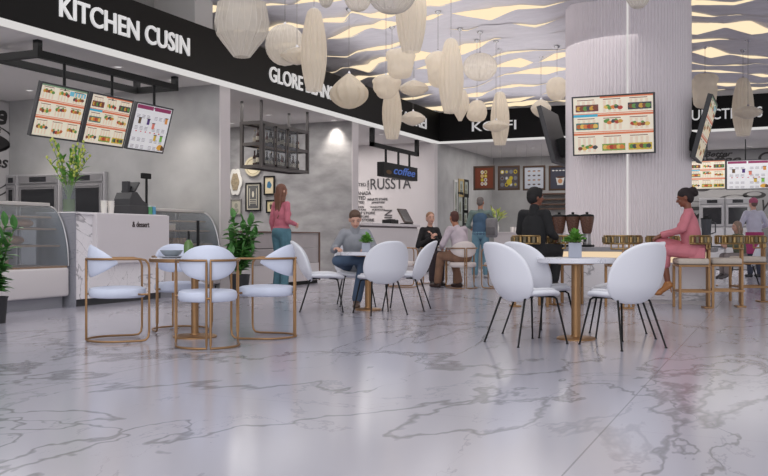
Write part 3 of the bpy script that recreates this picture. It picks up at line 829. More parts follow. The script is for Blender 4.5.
# low counters of the second and third stalls
t = thing('cafe_counter', 'low grey board counter with white base behind the standing woman', 'counter', (0, 0, 0))
for ya, yb in ((12.6, 14.0), (14.02, 15.4)):
    mb = MB(); mb.box(-8.72, ya, .40, -8.16, yb, .68, bev=.003); mb.box(-8.72, ya, .69, -8.16, yb, .96, bev=.003); mb.build('grey_panel', M['panelgrey'], t, smooth=False)
mb = MB(); mb.box(-8.74, 12.58, .965, -8.13, 15.42, .985); mb.box(-8.16, 15.4, .06, -8.13, 15.42, .965); mb.build('edge_strip', cm((120, 96, 84)), t, smooth=False)
mb = MB(); mb.box(-8.74, 12.58, .07, -8.15, 15.4, .395); mb.build('white_base', M['white'], t, smooth=False)
mb = MB(); mb.box(-8.7, 12.6, 0, -8.17, 15.38, .07); mb.build('kick', M['black'], t, smooth=False)
t = thing('coffee_counter', 'tall white counter under the blue lit coffee sign', 'counter', (0, 0, 0))
mb = MB(); mb.box(-8.76, 17.32, .08, -8.16, 20.62, 1.10); mb.build('body', M['white'], t, smooth=False)
mb = MB(); mb.box(-8.8, 17.31, 1.14, -8.12, 20.66, 1.2, bev=.006); mb.build('worktop', M['white'], t, smooth=False)
mb = MB(); mb.box(-8.74, 17.34, 1.10, -8.18, 20.6, 1.14); mb.build('shadow_gap', cm((120, 112, 112)), t, smooth=False)
mb = MB(); mb.box(-8.72, 17.34, 0, -8.2, 20.6, .08); mb.build('kick', M['dark'], t, smooth=False)
# back counter of the far stall
p0 = onY(494, 24.4); p1 = onY(528, 24.4)
t = thing('back_counter', 'white low counter with two cups behind the man in a vest', 'counter', (0, 0, 0))
mb = MB(); mb.box(p0.x, 24.4, .06, p1.x+1.3, 25.1, 1.0); mb.build('body', M['white'], t, smooth=False)
mb = MB(); mb.box(p0.x-.03, 24.37, 1.0, p1.x+1.33, 25.12, 1.04, bev=.004); mb.build('worktop', M['white'], t, smooth=False)
mb = MB(); mb.box(p0.x+.04, 24.45, 0, p1.x+1.26, 25.05, .06); mb.build('kick', M['dark'], t, smooth=False)
# round bar in front of the column
t = thing('bar_counter', 'long white marble bar with glowing strip under grey top, before column', 'bar counter', (0, 0, 0))
bx0, bx1, by0, by1 = -3.05, -.80, 12.4, 13.0
mb = MB(); mb.box(bx0, by0, .05, bx1, by1, .545, bev=.004); mb.build('front_panel', M['marble'], t, smooth=False)
mb = MB(); mb.box(bx0+.06, by0+.05, .545, bx1-.06, by1-.05, .685); mb.build('light_strip', M['ledwarm'], t, smooth=False)
mb = MB(); mb.box(bx0-.03, by0-.03, .685, bx1+.03, by1+.03, .745, bev=.005); mb.build('worktop', cm((150, 148, 152), .35, var=.08), t, smooth=False)
mb = MB(); mb.box(bx0+.02, by0+.02, 0, bx1-.02, by1-.02, .05); mb.build('kick', M['white'], t, smooth=False)
# coffee grinders
gx = []
for k, (u, lb) in enumerate(((545.5, 'coffee grinder nearest the man in black, first along bar'), (559.2, 'second coffee grinder from the man in black on bar'), (572.9, 'third coffee grinder from the man in black on bar'), (587, 'last coffee grinder of the row, nearest the light groove of the column'))):
    p = onY(u, 12.72)
    t = thing('coffee_grinder', lb, 'coffee grinder', (p.x, 12.72, .745), 0, 'coffee grinders on the bar')
    mb = MB(); mb.box(-.085, -.12, 0, .085, .12, .03, bev=.008); mb.build('base', M['black'], t, smooth=False)
    mb = MB(); mb.lathe([(.0, .03), (.055, .03), (.06, .06), (.048, .14), (.055, .185), (0, .185)], 20); mb.build('body', M['steel'], t)
    mb = MB(); mb.lathe([(.05, .185), (.066, .21), (.1, .40), (.102, .425), (.0, .425)], 24); mb.build('hopper', mat('bean_hopper', (104, 74, 62), .25, var=.3, vscale=60), t)
    mb = MB(); mb.lathe([(0, .462), (.05, .46), (.096, .448), (.1, .425), (0, .425)], 24); mb.cyl(0, 0, .46, .49, .02); mb.build('lid', M['black'], t)
    mb = MB(); mb.tube([(0, -.06, .12), (0, -.13, .10), (0, -.15, .08)], .012, 8); mb.build('spout', M['black'], t)
# smoked glass jar on the bar end
p = onY(711, 12.75)
t = thing('blender_jug', 'smoked glass blender jug at right end of the bar behind the seated woman', 'blender', (p.x-.06, 12.75, .745))
mb = MB(); mb.lathe([(0, 0), (.075, 0), (.07, .1), (.055, .12), (0, .12)], 20); mb.build('base', M['dark'], t)
mb = MB(); mb.lathe([(.045, .12), (.055, .14), (.07, .37), (.072, .38)], 20); mb.build('jug', M['smoke'], t)
mb = MB(); mb.lathe([(0, .42), (.035, .42), (.04, .395), (.072, .39), (.072, .375), (0, .375)], 20); mb.build('lid', M['black'], t)
mb = MB(); mb.tube([(.068, 0, .34), (.115, 0, .33), (.115, 0, .2), (.06, 0, .18)], .009, 8); mb.build('handle', M['dark'], t)

# ================================================================== OVENS
def oven(label, x0, y, w, rz=0, group=None, h=1.97, dp=.55):
    t = thing('built_in_oven', label, 'oven', (x0, y, 0), rz, group)
    mb = MB(); mb.box(.004, .03, .02, w-.004, dp, h); mb.build('cabinet', cm((176, 174, 176), .5), t, smooth=False)
    mb = MB(); mb.box(.04, 0, h-.17, w-.04, .03, h-.03, bev=.004); mb.build('control_panel', M['steel'], t, smooth=False)
    mb = MB(); mb.box(w*.3, -.003, h-.145, w*.7, .0, h-.055); mb.build('display', M['ovenglass'], t, smooth=False)
    d = MB(); d.box(.04, 0, h-.78, w-.04, .03, h-.19, bev=.004); d = d.build('door', M['steel'], t, smooth=False)
    mb = MB(); mb.box(.10, -.005, h-.72, w-.10, .0, h-.27); mb.build('window', M['ovenglass'], d, smooth=False)
    mb = MB(); mb.tube([(.1, 0, h-.235), (.1, -.04, h-.235), (w-.1, -.04, h-.235), (w-.1, 0, h-.235)], .011, 8); mb.build('handle', M['steel'], d)
    l = MB(); l.box(.04, 0, .1, w-.04, .03, h-.82, bev=.004); l.build('lower_door', cm((190, 188, 190), .45), t, smooth=False)
    return t
oven('steel built-in oven at left edge under the wall mural', -12.74, 12.04, .29, h=2.0, dp=.11)
oven('steel built-in oven behind the pastry case, left of the flower vase', -12.44, 12.04, .96, h=2.0, dp=.11)
oven('steel built-in oven behind flower vase beside the plain grey wall', -11.47, 12.04, .98, h=2.0, dp=.11)
p = onY(699, 26.2); oven('far steel built-in oven behind the woman in pink', p.x, 26.2, .68)
p = onY(724.5, 26.2); oven('far steel built-in oven behind the chef', p.x, 26.2, .68)

# ================================================================== THINGS ON THE PASTRY COUNTER
p = onX(130, -8.42, 214)
t = thing('cash_register', 'dark grey cash register with slanted screen on marble counter', 'cash register', (-8.45, 10.28, 1.2), PI/2)
# local: +y faces staff side
mb = MB(); mb.box(-.22, -.15, 0, .22, .15, .13, bev=.01); mb.build('drawer', M['dark'], t, smooth=False)
mb = MB(); mb.poly([(-.21, -.14, .13), (.20, -.14, .13), (.19, -.14, .15), (.07, -.14, .21), (-.05, -.14, .32), (-.15, -.14, .31), (-.20, -.14, .22)], (0, .28, 0)); mb.build('keyboard_body', M['dark'], t, smooth=False)
mb = MB(); mb.box(-.09, -.12, -.015, .09, .12, .015, bev=.008, rot=Matrix.Translation((-.02, 0, .39)) @ Matrix.Rotation(math.radians(-52), 4, 'Y')); mb.build('screen', M['dark'], t, smooth=False)
mb = MB(); mb.box(-.08, -.04, .28, -.03, .04, .40); mb.build('screen_stand', M['black'], t, smooth=False)
mb = MB(); mb.box(-.15, -.05, .30, -.08, .05, .47, bev=.006); mb.build('printer', M['dark'], t, smooth=False)
mb = MB(); mb.tube([(.18, -.12, .12), (.18, -.12, .53)], .018, 10); mb.build('display_pole', M['black'], t)
mb = MB(); mb.box(.08, -.14, .52, .27, -.09, .60, bev=.01); mb.build('customer_display', M['black'], t, smooth=False)
def cup_stack(label, loc, n, r=.045):
    t = thing('paper_cup_stack', label, 'cups', loc)
    for k in range(n):
        mb = MB(); z = .03*k
        mb.lathe([(0, z), (r*.74, z), (r*.96, z+.105), (r*1.03, z+.108), (r*1.03, z+.114), (r*.93, z+.114), (r*.7, z+.012)], 20); mb.build('cup', cm((226, 222, 216), .5), t)
cup_stack('left stack of white paper cups left of the cash register', (-8.32, 9.56, 1.2), 3)
cup_stack('right stack of white paper cups touching the cash register side', (-8.32, 9.70, 1.2), 3)
for y, c, lb in ((10.50, (92, 160, 110), 'green small packet standing at right of the cash register'), (10.58, (84, 148, 186), 'blue small packet standing at right of the cash register')):
    t = thing('snack_packet', lb, 'packet', (-8.3, y, 1.2))
    mb = MB(); mb.box(-.02, -.034, 0, .02, .034, .12, bev=.008); mb.build('pouch', cm(c, .4, var=.15, vscale=20), t)
    mb = MB(); mb.box(-.004, -.045, .12, .004, .045, .135); mb.build('seal', cm((196, 206, 206)), t, smooth=False)

# ---- leaves
def leaf_into(mb, base, d, L, w, bend, roll=0.):
    d = Vector(d).normalized(); up = Vector((0, 0, 1)); side = d.cross(up)
    if side.length < .05: side = Vector((1, 0, 0))
    side.normalize(); side = Matrix.Rotation(roll, 3, d) @ side; nrm = side.cross(d)
    pts = []
    N = 5
    for i in range(N+1):
        s = i/N; c = Vector(base)+d*L*s-up*bend*L*s*s
        hw = w*math.sin(PI*(s*.93+.05))**.8*(1-.25*s)
        pts.append((c-side*hw+nrm*hw*.35, c, c+side*hw+nrm*hw*.35))
    n0 = len(mb.bm.faces); g = [[mb.bm.verts.new(q) for q in r] for r in pts]
    for a, b in zip(g, g[1:]):
        mb.bm.faces.new((a[0], a[1], b[1], b[0])); mb.bm.faces.new((a[1], a[2], b[2], b[1]))
    mb._tag(n0)
def foliage_stems(seed, n, h0, h1, spread, leafL, leafW, per, z0=0., droop=.35):
    rnd = random.Random(seed); st = MB(); lf = MB()
    for k in range(n):
        a = rnd.random()*2*PI; h = h0+(h1-h0)*rnd.random(); r = spread*(.3+.7*rnd.random())
        pts = [Vector((.02*math.cos(a), .02*math.sin(a), z0))]
        for i in range(1, 6):
            s = i/5; pts.append(Vector((r*s**1.4*math.cos(a), r*s**1.4*math.sin(a), z0+h*s)))
        st.tube(pts, [.011-.0012*i for i in range(6)], 6)
        for q in range(per):
            s = .22+.78*(q+.5)/per; i = min(4, int(s*5)); f = s*5-i; c = pts[i].lerp(pts[i+1], f)
            aa = a+q*2.4+rnd.random(); d = Vector((math.cos(aa), math.sin(aa), .35+.5*rnd.random()))
            leaf_into(lf, c, d, leafL*(.7+.5*rnd.random()), leafW*(.8+.4*rnd.random()), droop, rnd.uniform(-.4, .4))
        leaf_into(lf, pts[-1], Vector((rnd.uniform(-.3, .3), rnd.uniform(-.3, .3), 1)), leafL, leafW, .1)
    return st, lf
# ficus beside the white pier
q = W((239.5-384)*14.1/900, 14.1)
t = thing('potted_plant', 'leafy green potted ficus in dark pot beside the first white pier', 'plant', (q.x, q.y, 0))
mb = MB(); mb.lathe([(0, 0), (.13, 0), (.16, .28), (.17, .30), (.15, .30), (.14, .26)], 24); mb.build('pot', M['potdark'], t)
mb = MB(); mb.cyl(0, 0, .24, .265, .142); mb.build('soil', M['soil'], t)
st, lf = foliage_stems(3, 24, .30, .93, .33, .20, .055, 14, .26)
st.build('stem', M['stemgreen'], t); lf.build('foliage', M['leaf'], t, recalc=False)
# plant at the left edge of the picture
q = W((-6-384)*9.2/900, 9.2)
t = thing('potted_plant', 'glossy green potted plant in black pot cut by left edge of view', 'plant', (q.x, q.y, 0))
mb = MB(); mb.lathe([(0, 0), (.11, 0), (.13, .25), (.14, .27), (.12, .27), (.11, .23)], 24); mb.build('pot', M['potdark'], t)
mb = MB(); mb.cyl(0, 0, .2, .235, .115); mb.build('soil', M['soil'], t)
st, lf = foliage_stems(9, 22, .18, .76, .20, .18, .045, 11, .23)
st.build('stem', M['stemgreen'], t); lf.build('foliage', M['leaf'], t, recalc=False)
# vase of tall blossoms on the counter end
p = onX(69, -8.4)
t = thing('flower_vase', 'glass vase of tall yellow green blossoms on the left end of marble counter', 'vase', (-8.42, p.y+.02, 1.2))
mb = MB(); mb.lathe([(0, .004), (.075, .004), (.085, .03), (.08, .34), (.084, .35)], 24); mb.build('glass_vase', M['glass'], t)
mb = MB(); mb.lathe([(0, .012), (.07, .012), (.078, .04), (.074, .17), (0, .17)], 24); mb.build('water', M['greenglass'], t)
rnd = random.Random(21)
st = MB(); lf = MB(); bl = MB()
for k in range(15):
    a = rnd.random()*2*PI; tip = Vector((.36*math.cos(a)*rnd.uniform(.25, 1), .36*math.sin(a)*rnd.uniform(.25, 1), rnd.uniform(.55, .93)))
    b0 = Vector((-.04*math.cos(a), -.04*math.sin(a), .03)); pts = [b0.lerp(tip, s) + Vector((0, 0, .10*math.sin(PI*s))) for s in (0, .2, .4, .6, .8, 1)]
    st.tube(pts, [.006, .006, .005, .005, .004, .003], 6)
    for s in range(6):
        f = .50+.50*s/5; i = min(4, int(f*5)); c = pts[i].lerp(pts[i+1], f*5-i)
        dv = Vector((rnd.uniform(-1, 1), rnd.uniform(-1, 1), .7)).normalized()
        bl.ell(c+dv*.022, (.017, .017, .022), 7, 5)
    for s in range(3): leaf_into(lf, pts[2+s % 2], Vector((rnd.uniform(-1, 1), rnd.uniform(-1, 1), .9)), .20, .024, .35)
    for s in range(2): leaf_into(lf, pts[3+s], Vector((rnd.uniform(-1, 1), rnd.uniform(-1, 1), 1.2)), .16, .02, .2)
st.build('stem', M['stemgreen'], t); lf.build('leaves', M['leaf2'], t, recalc=False); bl.build('blossom', M['blossom'], t)
# slim black bottle tall on gold table & post
# ================================================================== HANGING BOTTLE CABINET
t = thing('hanging_cabinet', 'dark metal hanging cabinet of bottles on rods under cafe soffit', 'cabinet', (0, 0, 0))
hx0, hx1, hy0, hy1, hz0, hz1, hm = -8.90, -8.49, 13.85, 15.56, 2.13, 2.97, 2.56
gm = cm((84, 80, 79), .45)
q = .028
mb = MB()
for x in (hx0, hx1):
    for y in (hy0, hy1): mb.box(x-q, y-q, hz0, x+q, y+q, hz1)
for x in (hx0, hx1):
    for z in (hz0+q, hm, hz1-q): mb.box(x-q*.8, hy0+q, z-q, x+q*.8, hy1-q, z+q)
for y in (hy0, hy1):
    for z in (hz0+q, hm, hz1-q): mb.box(hx0+q, y-q*.8, z-q, hx1-q, y+q*.8, z+q)
mb.build('frame', gm, t, smooth=False)
mb = MB(); mb.box(hx0+.02, hy0, hz1-.03, hx1-.02, hy1, hz1-.01); mb.build('roof_panel', gm, t, smooth=False)
for z in (hz0+.03, hm-.0):
    mb = MB(); mb.box(hx0+.02, hy0+.02, z, hx1-.03, hy1-.02, z+.03); mb.build('shelf', M['wood'] if z > 2.4 else gm, t, smooth=False)
for x in (hx0, hx1):
    for y in (hy0, hy1):
        mb = MB(); mb.box(x-.02, y-.02, hz1, x+.02, y+.02, ZS); mb.build('hanging_rod', gm, t, smooth=False)
nb = 4; bw_ = (hy1-hy0)/nb
for k in range(3):
    y0 = hy0+bw_*k; d = MB(); r = .03
    for a in ((y0+.03, hz0+.05, y0+.03+r, hz1-.05), (y0+bw_-.02-r, hz0+.05, y0+bw_-.02, hz1-.05), (y0+.03, hz0+.05, y0+bw_-.02, hz0+.05+r), (y0+.03, hz1-.05-r, y0+bw_-.02, hz1-.05)):
        d.box(hx1+.024, a[0], a[1], hx1+.044, a[2], a[3])
    d = d.build('door_frame', gm, t, smooth=False)
    mb = MB(); mb.box(hx1+.028, y0+.055, hz0+.07, hx1+.032, y0+bw_-.045, hz1-.07); mb.build('pane', M['clearpane'], d, smooth=False)
bkinds = [((46, 40, 40), .30), ((70, 44, 38), .27), ((150, 146, 142), .24), ((60, 62, 58), .29), ((104, 58, 50), .25)]
protos = {}
rnd = random.Random(4)
for zi, z in enumerate((hz0+.06, hm+.03)):
    for bay in range(4):
        for j in range(4 if bay < 3 else 3):
            k = (bay*2+j+zi) % 5; y = hy0+bw_*bay+.09+.085*j; x = -8.62-.12*(j % 2)
            nm = ('tall black', 'brown', 'pale', 'grey green', 'red brown')[k]
            lb = '%s glass bottle in %s of the hanging cabinet' % (nm, ('bay nearest the pier', 'second bay from the pier', 'third bay from the pier', 'open bay at far end')[bay]+(', upper shelf', ', lower shelf')[1-zi])
            if k not in protos:
                c, h = bkinds[k]; t = thing('glass_bottle', lb, 'bottle', (x, y, z), 0, 'bottles in the hanging cabinet')
                mb = MB(); mb.lathe([(0, 0), (.034, 0), (.036, .02), (.036, h*.55), (.014, h*.72), (.013, h*.93), (0, h*.93)], 14); mb.build('body', cm(c, .15), t)
                mb = MB(); mb.cyl(0, 0, h*.93, h, .015, seg=12); mb.build('cap', M['black'] if k % 2 else cm((170, 150, 110), .3), t)
                mb = MB(); mb.lathe([(.0365, h*.16), (.0368, h*.17), (.0368, h*.42), (.0365, h*.43)], 14); mb.build('paper_label', cm((186, 180, 164)), t)
                protos[k] = t
            else: dup(protos[k], (x, y, z), 0, lb)

# ================================================================== COFFEE SIGN
t = thing('coffee_sign', 'black hanging box sign with blue script coffee before white wall', 'sign', (0, 0, 0))
mb = MB()
for y in (18.38, 21.1): mb.box(-8.42, y-.06, 2.93, -8.34, y+.06, ZS)
mb.box(-8.42, 18.32, 2.93, -8.34, 21.16, 3.02); mb.build('rail', M['black'], t, smooth=False)
for y in (19.15, 19.9, 20.6):
    mb = MB(); mb.box(-8.40, y-.025, 2.6, -8.36, y+.025, 2.94); mb.build('rod', M['black'], t, smooth=False)
mb = MB(); mb.box(-8.47, 18.85, 2.29, -8.30, 20.95, 2.62, bev=.006); bxs = mb.build('box', M['black'], t, smooth=False)
o = fit_text('lettering', 'coffee', .18, 1.35, mat('blue_neon', (50, 92, 170), .4, emit=.4), (-8.296, 19.42, 2.38), FX, t, off=.012, ext=.006, shear=.3)
mb = MB(); mb.ell((-8.298, 19.15, 2.4), (.003, .16, .05), 14, 8); mb.build('bean_mark', cm((92, 66, 36)), t)
# monitor and small printer on the tall white counter
p = onX(404, -8.5); 
t = thing('point_of_sale_screen', 'black tilted till screen on the tall white counter', 'till', (-8.42, p.y, 1.2))
R = Matrix.Rotation(math.radians(-30), 4, 'Y')
mb = MB(); mb.box(-.02, -.28, 0, .02, .28, .40, bev=.01, rot=Matrix.Translation((.05, 0, .04)) @ R); s_ = mb.build('panel', cm((74, 62, 56), .4), t, smooth=False)
mb = MB(); mb.box(.021, -.25, .03, .023, .25, .37, rot=Matrix.Translation((.05, 0, .04)) @ R); mb.build('glass', cm((58, 56, 56), .2), s_, smooth=False)
mb = MB(); mb.box(-.12, -.16, 0, .1, .16, .035, bev=.008); mb.build('foot', M['black'], t, smooth=False)
p = onX(392, -8.4)
t = thing('receipt_printer', 'small black receipt printer beside till screen on the tall white counter', 'printer', (-8.4, p.y-.1, 1.2))
mb = MB(); mb.box(-.12, -.22, 0, .12, .22, .1, bev=.012); mb.build('body', M['black'], t, smooth=False)
mb = MB(); mb.box(.02, -.16, .1, .06, .16, .115); mb.build('paper_slot', M['dark'], t, smooth=False)
# cups and bouquet on the white back counter
for u, lb in ((512.3, 'left small white cup on white back counter'), (516.3, 'right small white cup on white back counter')):
    p = onY(u, 24.6); t = thing('white_cup', lb, 'cup', (p.x, 24.6, 1.04))
    mb = MB(); mb.lathe([(0, 0), (.05, 0), (.062, .14), (.057, .14), (.045, .012), (0, .012)], 18); mb.build('body', cm((226, 222, 220), .3), t)
    mb = MB(); mb.tube([(.055, 0, .11), (.09, 0, .1), (.09, 0, .05), (.05, 0, .04)], .007, 8); mb.build('handle', cm((226, 222, 220), .3), t)
p = onY(496, 24.7); t = thing('flower_bouquet', 'pale yellow green bouquet in vase on back counter behind the vest', 'vase', (p.x, 24.7, 1.04))
mb = MB(); mb.lathe([(0, 0), (.07, 0), (.09, .12), (.06, .25), (.075, .28)], 18); mb.build('pot', cm((190, 190, 186), .4), t)
rnd = random.Random(2); lf = MB(); st = MB()
for k in range(46):
    a = rnd.random()*2*PI; e = rnd.uniform(.2, 1); dv = Vector((math.cos(a)*(1-e*.6), math.sin(a)*(1-e*.6), .4+e))
    b0 = Vector((0, 0, .24)); tip = b0+dv*.3; 
    if k % 3 == 0: st.tube([b0, tip], .006, 5)
    leaf_into(lf, b0+dv*rnd.uniform(.15, .3), dv, .2, .035, .3, rnd.uniform(-.6, .6))
st.build('stem', M['stemgreen'], t); lf.build('leaves', mat('leaf_lime', (178, 188, 100), .5, var=.25, vscale=12), t, recalc=False)
# ================================================================== CHAIRS AND TABLES
def arc(cx, cy, r, a0, a1, n, z): return [Vector((cx+r*math.cos(a0+(a1-a0)*i/n), cy+r*math.sin(a0+(a1-a0)*i/n), z)) for i in range(n+1)]
def gold_chair(label, loc, rz, pad, group):
    """brass loop armchair, faces local +Y"""
    t = thing('loop_armchair', label, 'chair', loc, rz, group)
    hw, R, za = .25, .25, .695
    for s in (-1, 1):
        def m(p): return Vector((s*p[0], p[1], p[2]))
        flo = arc(0, 0, R, -PI/2+.06, 0, 8, .014)
        top = arc(0, 0, R, 0, -PI/2+.06, 8, za)
        pts = [m(p) for p in flo] + [m((hw, .16, .014)), m((hw, .205, .02)), m((hw, .228, .045)), m((hw, .235, .09)), m((hw, .235, .35)), m((hw, .235, .62)), m((hw, .228, .655)), m((hw, .205, .685)), m((hw, .16, za))] + [m(p) for p in top]
        pts.append(m((.016, -R, za-.02))); pts.append(m((.016, -R, .3)))
        pts.append(m((.016, -R, .04)))
        mb = MB(); mb.tube(pts, .0095, 8, closed=True); mb.build('frame_loop', M['gold'], t)
        mb = MB(); mb.box(s*hw-.013, .229, .09, s*hw+.013, .241, .60, bev=.003, seg=1); mb.build('leg', M['gold'], t, smooth=False)
        mb = MB(); mb.tube([(s*.25, .236, .40), (s*.25, .17, .40), (s*.20, .15, .40)], .009, 6); mb.build('bracket', M['gold'], t)
    mb = MB(); mb.tube([(-.016, -R, .40), (.016, -R, .40)], .008, 6); mb.tube([(0, -R, .40), (0, -.18, .40)], .01, 6); mb.build('rear_bracket', M['gold'], t)
    # seat: thick rounded cushion, straight front
    mb = MB()
    def prof(a, t_, r, h):
        x, y = math.cos(a), math.sin(a); q = (abs(x)**3.2+abs(y)**3.2)**(-1/3.2) if y > 0 else 1.
        return min(q, 1.14)
    mb.lathe([(0, .365), (.18, .365), (.218, .371), (.232, .387), (.234, .42), (.227, .443), (.205, .453), (.1, .461), (0, .463)], 40, (0, 0), prof); mb.build('seat', pad, t)
    # backrest: lens shaped pad wrapped around the rail
    mb = MB()
    def bk(u, v):
        th = (u*2-1)*1.5; a = -PI/2+th; k = 1-(u*2-1)**2
        hh = .010+.128*k**1.05; z = za-.03+hh*math.cos(v*2*PI)*1.0+.012*k; rr = R-.034+.026*math.sin(v*2*PI)*(.35+.65*k)
        return (rr*math.cos(a), rr*math.sin(a), z)
    mb.grid(bk, 28, 18); bmesh.ops.remove_doubles(mb.bm, verts=mb.bm.verts, dist=1e-5)
    bmesh.ops.holes_fill(mb.bm, edges=[e for e in mb.bm.edges if e.is_boundary]); mb.build('backrest', pad, t)
    return t
def beetle_chair(label, loc, rz, group):
    """white two shell chair on thin black wire legs, faces local +Y"""
    t = thing('shell_chair', label, 'chair', loc, rz, group)
    mb = MB()
    def bk(u, v):           # superellipse outline mapped onto a reclined, wrapped shell
        a = 2*PI*u; r = v
        x = math.cos(a); z = math.sin(a); e = 2.75
        q = (abs(x)**e+abs(z)**e)**(-1/e)
        X, Z = x*q*r, z*q*r
        w = .275*(1-.06*Z-.10*Z*Z)
        xx = X*w; zz = .595+.245*Z
        yy = -.20-.088*(Z+1)+.12*X*X+(.07*(1-(Z+1)/.7)**2 if Z < -.3 else 0)
        return (xx, yy, zz)
    mb.grid(bk, 40, 10); bmesh.ops.remove_doubles(mb.bm, verts=mb.bm.verts, dist=1e-5)
    o = mb.build('backrest', M['shell'], t); solid(o, .028, 1)
    mb = MB()
    def seat(u, v):
        a = 2*PI*u; x = math.cos(a); y = math.sin(a); e = 2.7; q = (abs(x)**e+abs(y)**e)**(-1/e)
        X, Y = x*q*v, y*q*v
        return (X*(.245-.03*Y), .035+.235*Y, .425-.02*(1-v*v)+.012*X*X-(.028*max(0, Y)**2))
    mb.grid(seat, 40, 8); bmesh.ops.remove_doubles(mb.bm, verts=mb.bm.verts, dist=1e-5)
    o = mb.build('seat', M['shell'], t); solid(o, .04, 1)
    mb = MB()
    mb.grid(lambda u, v: (lambda p: (p[0]*.86, .035+(p[1]-.035)*.86, p[2]+.024))(seat(u, v)), 40, 8); bmesh.ops.remove_doubles(mb.bm, verts=mb.bm.verts, dist=1e-5)
    o = mb.build('seat_pad', M['shellpad'], t); solid(o, .022, 1)
    r = .0095
    for sx in (-1, 1):
        for sy, ty in ((1, .245), (-1, -.26)):
            mb = MB(); mb.tube([(sx*.12, sy*.06+.03, .392), (sx*.15, sy*.14+.02, .388), (sx*.162, sy*.165+.02, .37), (sx*.225, ty, .006)], [r, r, r, r*.8], 8)
            mb.cyl(sx*.225, ty, 0, .008, .011, seg=10); mb.build('leg', M['black'], t)
    mb = MB(); mb.tube([(-.12, .09, .39), (.12, .09, .39)], r, 8); mb.tube([(-.12, -.03, .39), (.12, -.03, .39)], r, 8); mb.build('under_frame', M['black'], t)
    return t
def round_table(label, loc, r, top, rim, group=None, h=.695, foot=.19, pole=.032, th=.03):
    t = thing('round_table', label, 'table', loc, 0, group)
    mb = MB(); mb.lathe([(0, h-th), (r-.01, h-th), (r, h-th+.006), (r, h-.006), (r-.006, h), (0, h)], 56); mb.build('tabletop', top, t)
    mb = MB(); mb.lathe([(0, h-th-.012), (r*.45, h-th-.012), (r*.45, h-th), (0, h-th)], 40); mb.build('top_plate', rim, t)
    mb = MB(); mb.tube([(0, 0, .03), (0, 0, h-th-.012)], pole, 20); mb.build('pole', rim, t)
    mb = MB(); mb.lathe([(0, 0), (foot, 0), (foot, .012), (foot-.008, .018), (.05, .024), (.045, .034), (0, .034)], 44); mb.build('foot', rim, t)
    return t
PB = M['chairblue']; PW = M['chairwarm']
# front left group
gl = 'blue white loop armchairs round the gold rimmed table'
tb = W(-1.66, 7.9)
t = round_table('round gold rimmed table with bowl, amid four blue white loop armchairs', (tb.x, tb.y, 0), .385, M['tabletop'], M['gold'])
mb = MB(); mb.lathe([(.386, .662), (.392, .665), (.392, .69), (.386, .694)], 56); mb.build('rim', M['gold'], t)
a = gold_chair('blue white loop armchair in side view, leftmost, facing right to the gold table', W(-2.27, 7.655), rotz_of(.93, .37), PB, gl)
for nm, pos, hd in (('blue white loop armchair seen from behind, nearest the viewer at the gold table', (-1.41, 7.2), (-.22, 1)), ('blue white loop armchair right of the gold table, facing left', (-1.02, 7.88), (-.97, .22)), ('blue white loop armchair on far side of the gold table beside marble counter', (-1.93, 8.5), (.40, -.9))):
    dup(a, W(*pos), rotz_of(*hd), nm, gl)
q = W(-1.86, 7.88); t = thing('soup_bowl', 'grey ceramic bowl on saucer on the gold rimmed table', 'bowl', (q.x, q.y, .695))
mb = MB(); mb.lathe([(0, 0), (.07, 0), (.11, .012), (.113, .017), (.07, .008), (0, .008)], 28); mb.build('saucer', cm((186, 188, 194), .35), t)
mb = MB(); mb.lathe([(0, .009), (.04, .009), (.075, .03), (.1, .068), (.096, .068), (.07, .034), (.036, .018), (0, .018)], 28); mb.build('dish', cm((150, 158, 166), .35), t)
q = W(-1.68, 7.74); t = thing('green_bottle', 'green glass bottle with black neck on the gold rimmed table', 'bottle', (q.x, q.y, .695))
mb = MB(); mb.lathe([(0, 0), (.038, 0), (.042, .012), (.041, .11), (.034, .135), (.014, .16), (0, .16)], 18); mb.build('body', cm((86, 116, 62), .25), t)
mb = MB(); mb.cyl(0, 0, .16, .235, .010, seg=12); mb.build('neck', M['black'], t)
p = onX(198, -7.98); t = thing('barrier_post', 'slim black post standing at the end of small glass case', 'post', (p.x, p.y, 0))
mb = MB(); mb.tube([(0, 0, .02), (0, 0, 1.13)], .022, 12); mb.build('pole', M['black'], t)
mb = MB(); mb.lathe([(0, 0), (.13, 0), (.13, .012), (.03, .03), (0, .03)], 24); mb.build('foot', M['black'], t)

# white shell chairs
gs = 'white shell chairs on black wire legs'
b0 = beetle_chair('white shell chair nearest viewer at left of the marble table, back turned', W(1.18, 7.46), rotz_of(.87, .49), gs)
for nm, pos, hd in (('white shell chair just behind the near left one at the marble table', (1.42, 8.15), (.80, .60)),
    ('big white shell chair at right of the marble table, rounded back turned to viewer', (1.91, 7.24), (-.45, .9)),
    ('white shell chair mostly hidden behind the big right one at marble table', (2.10, 7.98), (-.9, .1)),
    ('white shell chair in side view facing right, left of the seated man in grey', (-.74, 10.78), (1, .06)),
    ('white shell chair with back to viewer, in front of the man in grey', (-.05, 10.33), (-.42, .90)),
    ('white shell chair facing left, right of the table of the man in grey', (.27, 10.92), (-.97, .22)),
    ('white shell chair under the seated man in the grey sweater', (-.36, 11.62), (.12, -1)),
    ('far white shell chair with the child, right of the bar stools', (6.52, 16.3), (-1, .38))):
    dup(b0, W(*pos), rotz_of(*hd), nm, gs)
q = W(1.653, 7.75); round_table('round white marble table on brass pole between white shell chairs, near right', (q.x, q.y, 0), .33, M['tabletop'], M['gold'], h=.70, foot=.165, pole=.04, th=.045)
